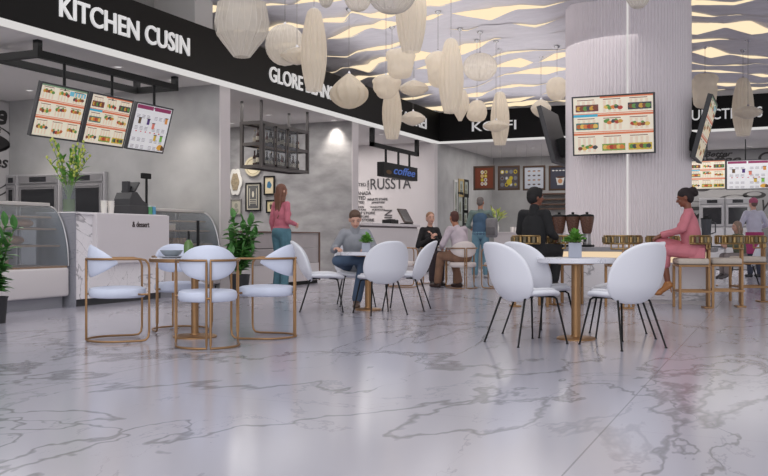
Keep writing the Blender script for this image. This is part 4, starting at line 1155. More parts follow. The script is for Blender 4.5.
def cube_planter(label, loc, s, h):
    t = thing('potted_herb', label, 'plant', loc, .25)
    mb = MB(); mb.box(-s/2, -s/2, 0, s/2, s/2, h, bev=.004); mb.build('pot', M['potgrey'], t, smooth=False)
    mb = MB(); mb.box(-s/2+.01, -s/2+.01, h, s/2-.01, s/2-.01, h+.006); mb.build('soil', M['soil'], t, smooth=False)
    rnd = random.Random(len(label)); lf = MB(); st = MB()
    for k in range(120):
        a = rnd.random()*2*PI; e = rnd.random(); dv = Vector((math.cos(a)*(1.1-e*.8), math.sin(a)*(1.1-e*.8), .25+e))
        r0 = rnd.uniform(.02, s*.7); b = Vector((dv.x*r0, dv.y*r0, h+rnd.uniform(.01, .075)*(.4+e)))
        leaf_into(lf, b, dv, .055, .016, .3, rnd.uniform(-.6, .6))
        if k % 6 == 0: st.tube([(0, 0, h), b], .003, 5)
    st.build('stem', M['stemgreen'], t); lf.build('foliage', M['leaf2'], t, recalc=False)
    return t
q = W((575-384)*7.75/900, 7.75); cube_planter('small green herb in pale grey cube pot on the near marble table', (q.x, q.y, .70), .108, .13)
q = W(-.19, 10.9); round_table('round white table on brass pole with herb pot, before the man in grey', (q.x, q.y, 0), .34, M['tabletop'], M['gold'], h=.70, foot=.16, pole=.04, th=.04)
q = W((366.5-384)*10.95/900, 10.95); cube_planter('small green herb in grey cube pot on table of the man in grey', (q.x, q.y, .70), .10, .11)
# far cafe group
gc = 'cream loop armchairs of the far cafe table'
q = W(1.28, 16.3); round_table('round brass table hidden behind the man in pink shirt', (q.x, q.y, 0), .3, M['tabletop'], M['gold'], foot=.17)
c0 = gold_chair('cream loop armchair with back to viewer under the man in pale shirt', W(1.36, 15.55), rotz_of(-.12, .99), PW, gc)
for nm, pos, hd in (('cream loop armchair under the woman in black jacket', (.84, 16.85), (.45, -.9)), ('cream loop armchair left of the woman in black jacket, behind white shell chair', (.33, 15.95), (1, .1)), ('cream loop armchair between man in pale shirt and near shell chair, facing left', (1.98, 15.6), (-1, .35))):
    dup(c0, W(*pos), rotz_of(*hd), nm, gc)
q = W(5.95, 16.5); round_table('small round brass table before the seated child', (q.x, q.y, 0), .3, M['tabletop'], M['gold'], foot=.17)
p5 = W(6.02, 16.4); t = thing('dark_tray', 'small grey serving tray on the table before the child', 'tray', (p5.x, p5.y, .695))
mb = MB(); mb.box(-.16, -.11, 0, .16, .11, .012, bev=.004); mb.build('base', cm((92, 94, 100)), t, smooth=False)
mb = MB()
for a_ in ((-.16, -.11, .16, -.10), (-.16, .10, .16, .11), (-.16, -.1, -.15, .1), (.15, -.1, .16, .1)): mb.box(a_[0], a_[1], .012, a_[2], a_[3], .03)
mb.build('rim', cm((80, 82, 88)), t, smooth=False)

# ---- brass bar stools
fluted = mat('fluted_velvet', (112, 100, 74), .5, var=.2, vscale=20)
def bar_stool(label, loc, rz, group):
    t = thing('bar_stool', label, 'bar stool', loc, rz, group)
    zs = .60
    mb = MB(); mb.box(-.19, -.18, zs-.06, .19, .19, zs+.02, bev=.028, seg=3); mb.build('seat', mat('stool_linen', (196, 184, 172), .7, var=.06, vscale=30), t)
    mb = MB()
    mb.box(-.19, -.185, zs-.085, .19, .19, zs-.06, bev=.004, seg=1); mb.build('seat_frame', M['gold'], t, smooth=False)
    for sx in (-1, 1):
        mb = MB(); mb.box(sx*.172-.016, .155, 0, sx*.172+.016, .187, zs-.085, bev=.003, seg=1); mb.build('leg', M['gold'], t, smooth=False)
        mb = MB(); mb.box(sx*.035-.013, -.225, .02, sx*.035+.013, -.195, .90, bev=.003, seg=1); mb.build('rear_post', M['gold'], t, smooth=False)
        mb = MB(); mb.box(sx*.172-.012, -.20, .20, sx*.172+.012, .157, .225); mb.build('stretcher', M['gold'], t, smooth=False)
    mb = MB(); mb.box(-.172, -.21, .20, .172, -.19, .225); mb.box(-.172, .16, .20, .172, .18, .225); mb.build('footrest', M['gold'], t, smooth=False)
    mb = MB(); mb.box(-.09, -.25, 0, .09, -.14, .02, bev=.004); mb.build('foot_plate', M['gold'], t, smooth=False)
    # wrapped back: gold band top and bottom with fluted cushions between
    R = .225; WR = 1.85
    for z in (.80, .895):
        mb = MB(); mb.tube([Vector((R*math.cos(-PI/2+q), R*math.sin(-PI/2+q), z)) for q in [(-WR+2*WR*i/24) for i in range(25)]], .011, 8); mb.build('back_rail', M['goldpol'], t)
    for s in (-1, 1):
        mb = MB(); mb.tube([(R*math.cos(-PI/2+s*WR), R*math.sin(-PI/2+s*WR), .80), (R*math.cos(-PI/2+s*WR), R*math.sin(-PI/2+s*WR), .895)], .011, 8); mb.build('end_rail', M['goldpol'], t)
    mb = MB()
    mb.tube([Vector((R*math.cos(-PI/2+q), R*math.sin(-PI/2+q), .735)) for q in [(-.85+1.7*i/12) for i in range(13)]], .010, 8)
    for q in (-.85, -.42, .42, .85): mb.tube([(R*math.cos(-PI/2+q), R*math.sin(-PI/2+q), .735), (R*math.cos(-PI/2+q), R*math.sin(-PI/2+q), .80)], .010, 8)
    mb.build('lower_rail', M['goldpol'], t)
    for i in range(15):
        q = -1.72+3.44*i/14; cx, cy = R*math.cos(-PI/2+q), R*math.sin(-PI/2+q)
        mb = MB(); mb.tube([(cx, cy, .808), (cx, cy, .815), (cx, cy, .88), (cx, cy, .887)], [.014, .023, .023, .014], 10); mb.build('back_cushion', (M['goldpol'], fluted)[i % 2], t)
    return t
gb = 'brass bar stools around the marble bar'
s0 = bar_stool('brass bar stool under the woman in the pink suit', W(3.82, 11.20), rotz_of(-1, .10), gb)
for nm, pos, hd in (('brass bar stool empty, right of the woman in pink', (4.30, 11.38), (-1, .15)),
    ('brass bar stool farther right, near the seated child', (4.95, 12.25), (-1, .0)),
    ('brass bar stool under the man in black', (1.86, 11.45), (1, .12)),
    ('brass bar stool between the man in black and the herb pot', (2.36, 11.85), (.8, .6)),
    ('brass bar stool with wide back to viewer, left of the woman in pink', (2.98, 11.25), (.05, 1)),
    ('brass bar stool on the far side of the bar beside the column', (4.07, 13.15), (-.1, -1))):
    dup(s0, W(*pos), rotz_of(*hd), nm, gb)

# ================================================================== PENDANT LAMPS
def crumple(amp, f, seed):
    def fn(a, t, r, h):
        n = n1(math.cos(a)*f+seed, math.sin(a)*f, h*f*3.2)+.5*n1(math.cos(a)*f*2.3+seed, math.sin(a)*f*2.3+7, h*f*6)
        return 1+amp*n
    return fn
def flute(n, amp, tw=0.):
    return lambda a, t, r, h: 1+amp*math.cos(n*a+tw*t)
def lamp(kind, u, v0, v1, wpx, d, label, m=None):
    p = at(u, v1, d); k = d/FPX; w = wpx*k; h = (v1-v0)*k; x, y = p.x, p.y; zb = p.z
    zc = ceil_z(x, y)-.005
    if y < 9.0: zc = 5.70
    t = thing('pendant_lamp', label, 'pendant lamp', (x, y, zb), 0, 'pale pendant lamps under the waved ceiling')
    r = w/2; mb = MB(); seed = u*.37
    def pr(f, n=26): return [(max(.004, f(i/n))*r, h*i/n) for i in range(n+1)]
    if kind == 'spindle':
        mb.lathe(pr(lambda s: (.34+.66*math.sin(PI*min(1, max(0, (s*.86+.10))))**.9) if s < .999 else .3), 72, fn=lambda a, t_, rr, hh: 1+.055*math.cos(15*a+.6*math.sin(3*t_))+.02*n1(math.cos(a)*3, math.sin(a)*3, hh*3+seed)); mm = m or M['s1']
    elif kind == 'globe':
        mb.lathe(pr(lambda s: (1-(2*s-1)**2)**.5, 24), 72, fn=lambda a, t_, rr, hh: 1+.02*math.cos(26*a)+.02*math.cos(40*t_)); mm = m or M['s2']
    elif kind == 'disc':
        mb.lathe(pr(lambda s: (1-abs(2*s-1)**1.5)**.75, 18), 60, fn=crumple(.10, 3.5, seed)); mm = m or M['s1']
    elif kind == 'crumple':
        mb.lathe(pr(lambda s: (1-abs(2*s-1)**4)**.5*(.86+.14*math.sin(4*s+seed)), 26), 60, fn=crumple(.20, 1.7, seed)); mm = m or M['s1']
    elif kind == 'turban':
        mb.lathe(pr(lambda s: (math.sin(PI*min(1, s**.8)))**.75*(.55+.45*(1 if s < .55 else 1-.6*(s-.55)/.45)) + .02, 28), 72, fn=lambda a, t_, rr, hh: 1+.07*math.cos(12*a+4*t_)); mm = m or M['s3']
    elif kind == 'bud':
        mb.lathe(pr(lambda s: .16+.84*math.sin(PI*min(1, s*.8+.02))**1.2, 26), 60, fn=flute(12, .05, 1.)); mm = m or M['s1']
    elif kind == 'gem':
        f = lambda s: (.30+.62*s/.38 if s < .38 else (.92+.08*(s-.38)/.2 if s < .58 else (1.0-.10*(s-.58)/.3 if s < .93 else .93-.5*(s-.93)/.07)))
        mb.lathe(pr(f, 30), 72, fn=lambda a, t_, rr, hh: (1+.03*math.cos(28*a)+.02*math.cos(50*t_)) if t_ < .42 else 1+.07*abs(math.cos(3.5*a+3*t_))-.05+.03*n1(math.cos(a)*2, math.sin(a)*2, hh*4)); mm = m or M['s2']
    else:  # woven bowl
        mb.lathe(pr(lambda s: (1-(1-s)**2.6)**.5*.98+.02, 18), 56, fn=lambda a, t_, rr, hh: 1+.035*math.cos(20*a+9*t_)*math.cos(20*a-9*t_)); mm = m or M['s2']
    mb.build('shade', mm, t)
    if kind in ('globe', 'gem', 'bowl', 'disc'):      # outer wire cage that gives the woven look
        wb = MB()
        nr = 14
        for q in range(nr):
            a0 = 2*PI*q/nr
            def rad(s):
                if kind == 'globe': return (1-(2*s-1)**2)**.5
                if kind == 'disc': return (1-abs(2*s-1)**1.5)**.75
                if kind == 'gem': return f(s)
                return (1-(1-s)**2.6)**.5
            for tw in ((.9, -.9) if kind in ('bowl', 'disc') else (.0, .35)):
                wb.tube([Vector((1.03*r*max(.03, rad(s))*math.cos(a0+tw*s), 1.03*r*max(.03, rad(s))*math.sin(a0+tw*s), h*s)) for s in [i/10 for i in range(11)]], .0028, 4, caps=False)
        wb.build('wire_cage', cm((214, 208, 198), .4), t)
    mb = MB(); mb.cyl(0, 0, h-.012, h+.03, .03, .012, seg=14); mb.build('collar', M['chrome'], t)
    mb = MB(); mb.tube([(0, 0, h+.02), (0, 0, zc-zb)], .0035, 5); mb.build('cord', cm((120, 116, 114), .5), t)
    mb = MB(); mb.lathe([(.0, -.055), (.012, -.05), (.05, -.012), (.052, 0), (0, 0)], 18, z=zc-zb); mb.build('canopy', M['chrome'], t)
    return t
LAMPS = [('gem', 242, 0, 57, 53, 11.0, 'large gauze lantern lamp with narrowing foot, leftmost over the fascia'),
 ('globe', 285, 24, 66, 38, 13., 'gauze globe lamp between large lantern and long spindle lamp'),
 ('disc', 297, 47, 65, 32, 12.4, 'flat wire disc lamp overlapping the gauze globe lamp'),
 ('spindle', 314, 9, 91, 25, 12., 'long pale spindle lamp covering part of the second fascia word'),
 ('turban', 349, 73, 109, 36, 15., 'pale twisted turban shaped lamp right of the second fascia word'),
 ('bowl', 358, -14, 12, 29, 11.6, 'woven wire bowl lamp cut by top edge, left of the larger woven bowl'),
 ('bowl', 392, -16, 14, 49, 10.6, 'largest woven wire bowl lamp cut by top edge'),
 ('bowl', 326, -18, 8, 18, 11.2, 'smallest woven bowl lamp cut by top edge, left of the other bowls'),
 ('spindle', 411, -34, 52, 30, 11.6, 'tall pleated lamp cut by top edge beside the largest woven bowl'),
 ('crumple', 400, 49, 79, 34, 14., 'crumpled paper lamp directly below the tall pleated lamp'),
 ('crumple', 386, 75, 99, 28, 14.8, 'crumpled paper lamp lower left, just above narrow spindle'),
 ('spindle', 392, 84, 139, 19, 15.8, 'narrow spindle lamp hanging below crumpled lamps before the fascia'),
 ('disc', 414, 80, 97, 29, 15.4, 'larger crumpled disc lamp right of lower crumpled lamp'),
 ('disc', 413, 111, 126, 25, 18., 'small crumpled disc lamp before fascia lettering near the corner'),
 ('crumple', 438, 51, 88, 24, 15., 'crumpled lamp half hidden behind the centre spindle lamp'),
 ('spindle', 451, 39, 113, 24, 14., 'big spindle lamp in centre under twin ceiling cones'),
 ('globe', 480, 53, 81, 33, 16.3, 'gauze globe lamp right of the big centre spindle'),
 ('bud', 460, 90, 121, 18, 16.2, 'bud shaped lamp tucked behind tip of big centre spindle'),
 ('crumple', 477, 100, 122, 20, 17., 'small crumpled lamp below the centre gauze globe'),
 ('spindle', 500, 92, 145, 18, 17.5, 'spindle lamp covering the short far fascia word'),
 ('disc', 496, 120, 132, 25, 16.9, 'crumpled disc lamp in front of the spindle at far fascia'),
 ('disc', 541, 99, 118, 20, 18., 'disc lamp peeking left of the dark backed menu board'),
 ('crumple', 557, 77, 101, 21, 17., 'crumpled lamp at left edge of the ribbed column'),
 ('bowl', 638, -14, 9, 25, 10.0, 'woven bowl lamp cut by top edge before the ribbed column'),
 ('crumple', 705, 73, 109, 31, 17., 'crumpled lamp right of column behind the edge on menu board'),
 ('spindle', 743, 78, 136, 20, 17., 'pale spindle lamp covering part of the right fascia word'),
 ('disc', 748, 106, 119, 27, 16.1, 'crumpled disc lamp crossing the right spindle lamp')]
for L in LAMPS: lamp(*L)
# ================================================================== PEOPLE
def basis(up, fwd):
    up = Vector(up).normalized(); f = Vector(fwd); f = (f-up*f.dot(up)).normalized(); r = f.cross(up)
    return Matrix((r, f, up)).transposed()      # columns: right, forward, up
def remesh(mb, name, m, parent, vox, it=3):
    o = mb.build(name, m, parent, smooth=True, recalc=False)
    md = o.modifiers.new('r', 'REMESH'); md.mode = 'VOXEL'; md.voxel_size = vox; md.adaptivity = 0
    ms = o.modifiers.new('s', 'SMOOTH'); ms.iterations = it; ms.factor = .5
    bake(o); o.data.shade_smooth()
    o.data.materials.clear(); o.data.materials.append(m)
    return o
def hand(mb, wr, d, palm_n, side, s, curl=.5):
    """palm, four bent fingers and a thumb; d = pointing direction, palm_n = palm facing, side = thumb side sign"""
    d = Vector(d).normalized(); n = Vector(palm_n); n = (n-d*n.dot(d)).normalized(); a = d.cross(n)*side
    wr = Vector(wr)
    R = Matrix((a, n, d)).transposed()
    mb.ell(wr+d*.045*s, (.038*s, .016*s, .052*s), 14, 8, rot=R)
    for i, L in enumerate((.070, .078, .072, .056)):
        b = wr+d*.082*s+a*(.029-.0195*i)*s
        q = (d*math.cos(curl*.6)+n*math.sin(curl*.6)+a*(.10-.07*i)); q.normalize()
        k = b+q*L*.52*s
        q2 = (d*math.cos(curl*1.6)+n*math.sin(curl*1.6)+a*(.10-.07*i)); q2.normalize()
        mb.cap(b-d*.015*s, k, .0088*s, .008*s, 8); mb.cap(k, k+q2*L*.48*s, .008*s, .0068*s, 8)
    b = wr+d*.03*s+a*.03*s; k = b+(d*.6+a*.75+n*.3).normalized()*.036*s
    mb.cap(b, k, .0115*s, .0095*s, 8); mb.cap(k, k+(d*.9+a*.2+n*.3).normalized()*.03*s, .0095*s, .0075*s, 8)
def person(name_label, cat, loc, rz, J, fem, skin, hairfn, clothes, s=1., group=None):
    t = thing('person', name_label, cat, loc, rz, group)
    V = {k: Vector(v) for k, v in J.items() if k not in ('hd_f', 'hd_u', 'curl')}
    sp = (V['neck']-V['pelvis']).normalized()
    shr = (V['shR']-V['shL']).normalized(); fwd = Vector(J.get('chest_f', sp.cross(shr)*-1))
    fwd = sp.cross(shr); 
    if fwd.dot(Vector(J.get('face', (0, 1, 0)))) < 0: fwd = -fwd
    B = basis(sp, fwd)
    hipr = (V['hipR']-V['hipL']).normalized()
    fp = Vector((0, 0, 1)).cross(hipr)
    if fp.dot(Vector((0, 1, 0))) < 0: fp = -fp
    BP = basis((V['chest']-V['pelvis']), fp)
    HU = Vector(J.get('hd_u', (0, 0, 1))); HF = Vector(J.get('hd_f', (0, 1, 0)))
    H = basis(HU, HF); hc = V['head']
    def hp(x, y, z): return hc+H @ Vector((x*s, y*s, z*s))
    wk = .88 if fem else 1.
    def torso(mb, g, low=True):
        mb.ell(V['chest'], (.150*wk+g, .105+g, .185+g), 20, 14, rot=B) if s == 1 else mb.ell(V['chest'], ((.158*wk)*s+g, .108*s+g, .185*s+g), 20, 14, rot=B)
        mid = V['pelvis'].lerp(V['chest'], .5)
        mb.ell(mid, (.132*wk*s+g, .10*s+g, .165*s+g), 20, 14, rot=B)
        if low: mb.ell(V['pelvis'], (.158*s+g, .118*s+g, .125*s+g), 20, 14, rot=BP)
        else: mb.ell(V['pelvis'].lerp(V['chest'], .18), (.150*s+g, .110*s+g, .09*s+g), 20, 14, rot=BP)
        up = V['chest']+B @ Vector((0, -.005, .115))*s
        up = up+B @ Vector((0, 0, .025))*s; mb.cap(up, V['shL'], .055*s+g, .045*s*wk+g); mb.cap(up, V['shR'], .055*s+g, .045*s*wk+g)
        if fem:
            for sx in (-1, 1): mb.ell(V['chest']+B @ Vector((sx*.066, .082, .01))*s, (.055*s+g, .048*s+g, .055*s+g), 12, 8, rot=B)
    def arm(mb, sd, g, to=1.):
        a, b, c = V['sh'+sd], V['el'+sd], V['wr'+sd]
        mb.cap(a, b, .046*s*wk+g, .037*s*wk+g)
        mb.cap(b, b.lerp(c, to), .038*s*wk+g, (.038+(.025-.038)*to)*s*wk+g)
    def leg(mb, sd, g, to=1., flare=0.):
        a, b, c = V['hip'+sd], V['kn'+sd], V['an'+sd]
        mb.cap(a, b, .086*s+g, .056*s+g)
        cf = b.lerp(c, .3)-(fp*.018*s)
        mb.cap(b, b.lerp(c, to), .056*s+g, (.056+(.036-.056)*to)*s+g+flare)
        mb.cap(b.lerp(cf, .5), cf, .05*s+g, .052*s+g)
    def toe(sd): return Vector(J.get('toe'+sd, fp+Vector((0, 0, 0))))
    def footp(mb, sd, g, heel=0.):
        a = V['an'+sd]; f = toe(sd).normalized()
        Rf = basis((Vector((0, 0, 1)) if abs(f.z) < .9 else -fp), f)
        u = Rf @ Vector((0, 0, 1))
        mb.cap(a-u*.045*s-f*.03*s, a-u*.052*s+f*.12*s, .034*s+g, .028*s+g); mb.cap(a, a-u*.04*s+f*.05*s, .036*s+g, .03*s+g)
        mb.ell(a-u*.052*s+f*.145*s, (.040*s+g, .055*s+g, .024*s+g), 12, 8, rot=Rf)
    # body: one continuous skin
    mb = MB()
    torso(mb, 0)
    mb.cap(V['neck']-sp*.06*s, hc-H @ Vector((0, .012, .06))*s, .058*s*wk, .052*s*wk)
    mb.ell(hp(0, -.008, .018), (.074*s, .092*s, .098*s), 20, 14, rot=H)
    mb.ell(hp(0, .022, -.035), (.058*s, .064*s, .078*s), 18, 12, rot=H)
    mb.ell(hp(0, .062, -.083), (.026*s, .02*s, .018*s), 10, 8, rot=H)
    mb.cap(hp(0, .083, .012), hp(0, .102, -.022), .010*s, .0135*s, 8)                 # nose
    for sx in (-1, 1):
        mb.ell(hp(sx*.077, -.012, -.008), (.010*s, .02*s, .031*s), 10, 8, rot=H)         # ear
        mb.ell(hp(sx*.03, .078, .026), (.022*s, .012*s, .008*s), 10, 6, rot=H)           # brow
        mb.ell(hp(sx*.036, .066, -.028), (.02*s, .016*s, .018*s), 10, 6, rot=H)          # cheek
    mb.ell(hp(0, .081, -.052), (.022*s, .012*s, .012*s), 10, 6, rot=H)
    for sd in 'LR':
        arm(mb, sd, 0); leg(mb, sd, 0); footp(mb, sd, 0)
        d = V['wr'+sd]-V['el'+sd]; d = Vector(J.get('hand'+sd, d))
        hand(mb, V['wr'+sd], d, Vector(J.get('palm'+sd, (1 if sd == 'L' else -1, 0, 0))), (1 if sd == 'L' else -1), s, J.get('curl', .6))
    remesh(mb, 'body', skin, t, .0068, 2)
    # face
    dk = cm((52, 36, 32), .3)
    for sx in (-1, 1):
        e = MB(); e.ell(hp(sx*.031, .080, .006), (.0115*s, .009*s, .0065*s), 12, 8, rot=H); e = e.build('eye', cm((178, 158, 150), .3), t)
        q = MB(); q.ell(hp(sx*.031, .0868, .006), (.0058*s, .0036*s, .0058*s), 10, 6, rot=H); q.build('iris', dk, e)
        q = MB(); q.cap(hp(sx*.017, .0885, .030), hp(sx*.046, .080, .031), .0042*s, .003*s, 6); q.build('eyebrow', dk, t)
    q = MB(); q.cap(hp(-.02, .0885, -.053), hp(.02, .0885, -.053), .0055*s, .0055*s, 6); q.build('mouth', cm((150, 84, 80), .5), t)
    ctx = dict(t=t, V=V, B=B, BP=BP, H=H, hp=hp, s=s, torso=torso, arm=arm, leg=leg, footp=footp, sp=sp, fp=fp, toe=toe)
    hairfn(ctx); clothes(ctx)
    return t
def garment(ctx, name, m, parts, vox=.009, it=4, label=None):
    mb = MB(); parts(mb); o = remesh(mb, name, m, ctx['t'], vox, it)
    if label: o['label'] = label
    return o
def shoe(ctx, m, g=.010, boot=False, heel=False):
    for sd in 'LR':
        def f(mb, sd=sd):
            ctx['footp'](mb, sd, g)
            if boot: a, k = ctx['V']['an'+sd], ctx['V']['kn'+sd]; mb.cap(a, a.lerp(k, .30), .04*ctx['s']+g, .046*ctx['s']+g)
        o = garment(ctx, 'shoe', m, f, .007, 2)
        if heel:
            a = ctx['V']['an'+sd]; f_ = ctx['toe'](sd).normalized(); Rf = basis((0, 0, 1), f_); u = Rf @ Vector((0, 0, 1))
            q = MB(); q.cap(a-u*.07-f_*.035, a-u*.145-f_*.05, .012, .006, 8); q.build('heel', m, o)
def short_hair(col, vol=0., var=.15):
    m = mat('hair_%d_%d_%d' % col, col, .75, var=var, vscale=60)
    def f(c):
        hp, s, H = c['hp'], c['s'], c['H']
        def parts(mb):
            g = vol
            mb.ell(hp(0, -.018, .045), ((.079+g)*s, (.090+g)*s, (.083+g)*s), 18, 12, rot=H)
            mb.ell(hp(0, -.045, .005), ((.074+g)*s, (.062+g)*s, (.085+g*.6)*s), 18, 12, rot=H)
            mb.ell(hp(0, .042, .088), ((.056+g)*s, (.038+g*.5)*s, (.026+g)*s), 14, 10, rot=H)
        garment(c, 'hair', m, parts, .007, 2)
    return f
def long_hair(col, length=.5, swing=0.):
    m = mat('hair_%d_%d_%d' % col, col, .6, var=.3, vscale=30, stretch=(6, 6, .6))
    def f(c):
        hp, s, H = c['hp'], c['s'], c['H']
        def parts(mb):
            mb.ell(hp(0, -.018, .04), (.084*s, .096*s, .088*s), 18, 12, rot=H)
            mb.ell(hp(0, -.055, -.03), (.084*s, .06*s, .12*s), 18, 12, rot=H)
            a = hp(0, -.075, -.06); e = a+Vector((.02, -.03-swing, -length))
            for x in (-.05, -.017, .017, .05):
                mb.cap(a+c['B'] @ Vector((x, 0, 0)), e+c['B'] @ Vector((x*.55, 0, .04*abs(x)/.05)), .04*s, .02*s)
            for sx in (-1, 1): mb.cap(hp(sx*.072, .02, .03), hp(sx*.085, -.03, -.17), .022*s, .026*s)
        garment(c, 'hair', m, parts, .008, 3)
    return f
def bun_hair(col):
    m = mat('hair_%d_%d_%d' % col, col, .75, var=.15, vscale=60)
    def f(c):
        hp, s, H = c['hp'], c['s'], c['H']
        def parts(mb):
            mb.ell(hp(0, -.018, .042), (.083*s, .096*s, .086*s), 18, 12, rot=H)
            mb.ell(hp(0, -.05, .0), (.078*s, .06*s, .085*s), 18, 12, rot=H)
            mb.ell(hp(0, -.115, .06), (.055*s, .055*s, .05*s), 14, 10, rot=H)
            mb.ell(hp(0, -.135, .02), (.04*s, .04*s, .04*s), 14, 10, rot=H)
        garment(c, 'hair', m, parts, .007, 2)
    return f
def tied_hair(col):
    m = mat('hair_%d_%d_%d' % col, col, .6, var=.25, vscale=40)
    def f(c):
        hp, s, H = c['hp'], c['s'], c['H']
        def parts(mb):
            mb.ell(hp(0, -.02, .042), (.08*s, .092*s, .084*s), 18, 12, rot=H)
            mb.ell(hp(0, -.05, .0), (.076*s, .058*s, .08*s), 18, 12, rot=H)
            mb.ell(hp(0, -.115, -.01), (.035*s, .035*s, .04*s), 12, 8, rot=H)
        garment(c, 'hair', m, parts, .007, 2)
    return f
def stand_pose(H=1.74, fem=False, armL=None, armR=None, lean=0., stance=.10, sh=None):
    k = H/1.74; sw = (.145 if fem else .172) if sh is None else sh
    J = dict(pelvis=(0, 0, .95*k), chest=(0, .0+lean*.5, 1.24*k), neck=(0, -.015+lean, 1.455*k), head=(0, .012+lean*1.15, 1.622*k),
             shL=(-sw*k, -.01+lean*.9, 1.405*k), shR=(sw*k, -.01+lean*.9, 1.405*k),
             elL=(-(sw+.055)*k, -.04+lean*.6, 1.12*k), elR=((sw+.055)*k, -.04+lean*.6, 1.12*k),
             wrL=(-(sw+.07)*k, .03+lean*.3, .875*k), wrR=((sw+.07)*k, .03+lean*.3, .875*k),
             hipL=(-.085*k, 0, .90*k), hipR=(.085*k, 0, .90*k), knL=(-stance*k, .025, .49*k), knR=(stance*k, .025, .49*k),
             anL=(-(stance+.01)*k, -.025, .082*k), anR=((stance+.01)*k, -.025, .082*k))
    return J
def sit_pose(seat=.46, k=1., fem=False, lean=.0, knee_w=.12, fy=.42):
    sw = (.145 if fem else .172)*k
    p = seat+.115*k
    L = lean
    J = dict(pelvis=(0, 0, p), chest=(0, .02+L*.5, p+.30*k), neck=(0, 0+L, p+.515*k-.15*L*L), head=(0, .03+L*1.2, p+.685*k-.3*L*L),
             shL=(-sw, L*.92, p+.465*k), shR=(sw, L*.92, p+.465*k),
             elL=(-sw-.07, .10+L*.7, p+.20*k), elR=(sw+.07, .10+L*.7, p+.20*k),
             wrL=(-.12, .32+L*.5, p+.16*k), wrR=(.12, .32+L*.5, p+.16*k),
             hipL=(-.09*k, .02, p-.025), hipR=(.09*k, .02, p-.025), knL=(-knee_w, fy, p-.01), knR=(knee_w, fy, p-.01),
             anL=(-knee_w, fy-.02, .085), anR=(knee_w, fy-.02, .085))
    return J
def skinmat(n, rgb): return mat('skin_'+n, rgb, .5, var=.05, vscale=14)
S1 = skinmat('light', (206, 160, 140)); S2 = skinmat('tan', (170, 118, 92)); S3 = skinmat('brown', (128, 78, 58)); S4 = skinmat('deep', (92, 58, 46))
def cloth(n, rgb, var=.14): return mat('cloth_'+n, rgb, .85, var=var, vscale=9, bump=.15)
def shirt(ctx, m, sleeve=1., g=.011, hem=0., name='shirt', collar=True, label=None, straight=True):
    def f(mb):
        if straight:
            s = ctx['s']; c = ctx['V']['pelvis'].lerp(ctx['V']['chest'], .62); mb.ell(c, (.150*s+g, .112*s+g, .25*s), 20, 14, rot=ctx['B'])
        ctx['torso'](mb, g, hem > 0)
        if collar: mb.cap(ctx['V']['neck']-ctx['sp']*.075, ctx['V']['neck']-ctx['sp']*.01, .075*ctx['s'], .062*ctx['s'])
        for sd in 'LR': ctx['arm'](mb, sd, g+.002, sleeve)
        if hem:
            p = ctx['V']['pelvis']; mb.ell(p-Vector((0, 0, hem*.5)), (.168+g, .13+g, .13+hem*.5), 20, 12, rot=ctx['BP'])
    return garment(ctx, name, m, f, it=7, label=label)
def trousers(ctx, m, g=.018, to=.93, flare=.012, name='trousers'):
    def f(mb):
        p = ctx['V']['pelvis']
        mb.ell(p, (.16*ctx['s']+g+.004, .12*ctx['s']+g+.004, .115*ctx['s']+g), 20, 14, rot=ctx['BP'])
        for sd in 'LR': ctx['leg'](mb, sd, g, to, flare)
    return garment(ctx, name, m, f)
def P(x, d, z=0): return W(x, d, z)
# 1 woman with long hair looking at the framed prints
J = stand_pose(1.77, True, stance=.075, sh=.135)
J['wrR'] = (.13, .20, 1.10); J['elR'] = (.185, -.05, 1.15); J['hd_f'] = (.15, 1, 0)
J['wrL'] = (-.19, .04, .90); J['elL'] = (-.185, -.04, 1.14)
def c1(c):
    shirt(c, cloth('pink', (196, 112, 128)), .98, .012, .0, 'blouse', straight=False)
    trousers(c, cloth('teal_denim', (84, 124, 138)), name='jeans'); shoe(c, cm((150, 70, 70), .5))
q = W((281.5-384)*15.0/900, 15.0)
person('standing woman in pink blouse and teal jeans with long brown hair, back turned', 'person', (q.x, q.y, 0), rotz_of(.6, .8), J, True, S1, long_hair((118, 78, 62), .40), c1)
# 2 man in grey sweater at the herb table
J = sit_pose(.452, .83, False, .20, .13, .40)
J.update(hd_f=(-.1, .9, -.42), hd_u=(0, .42, .9), wrL=(-.16, .36, .745), wrR=(.24, .38, .745), elR=(.27, .16, .72), elL=(-.25, .16, .72), anL=(-.02, .46, .085), knL=(-.11, .42, .57), anR=(.12, .50, .085))
J['handL'] = (.5, .8, -.1); J['handR'] = (-.5, .8, -.1); J['palmL'] = (0, 0, -1); J['palmR'] = (0, 0, -1)
# right leg is laid across the left knee
J.update(knR=(.22, .36, .585), anR=(-.10, .44, .60)); J['toeR'] = (-.8, .2, -.5)
def c2(c):
    shirt(c, cloth('grey_knit', (150, 152, 158)), 1., .015, .03, 'sweater')
    garment(c, 'roll_neck', cloth('grey_knit', (150, 152, 158)), lambda mb: mb.cap(c['V']['neck']-c['sp']*.03, c['V']['neck'].lerp(c['V']['head'], .32), .066, .060), .008, 2)
    trousers(c, cloth('blue_denim', (74, 92, 116)), name='jeans'); shoe(c, cm((104, 84, 72), .5), .012)
J['legflip'] = (0, 0, 0)
q = W(-.37, 11.62)
person('seated man in grey roll neck sweater and jeans looking down at his hands', 'person', (q.x, q.y, 0), rotz_of(.02, -1), J, False, S1, short_hair((92, 70, 56), .002), c2, s=.95)
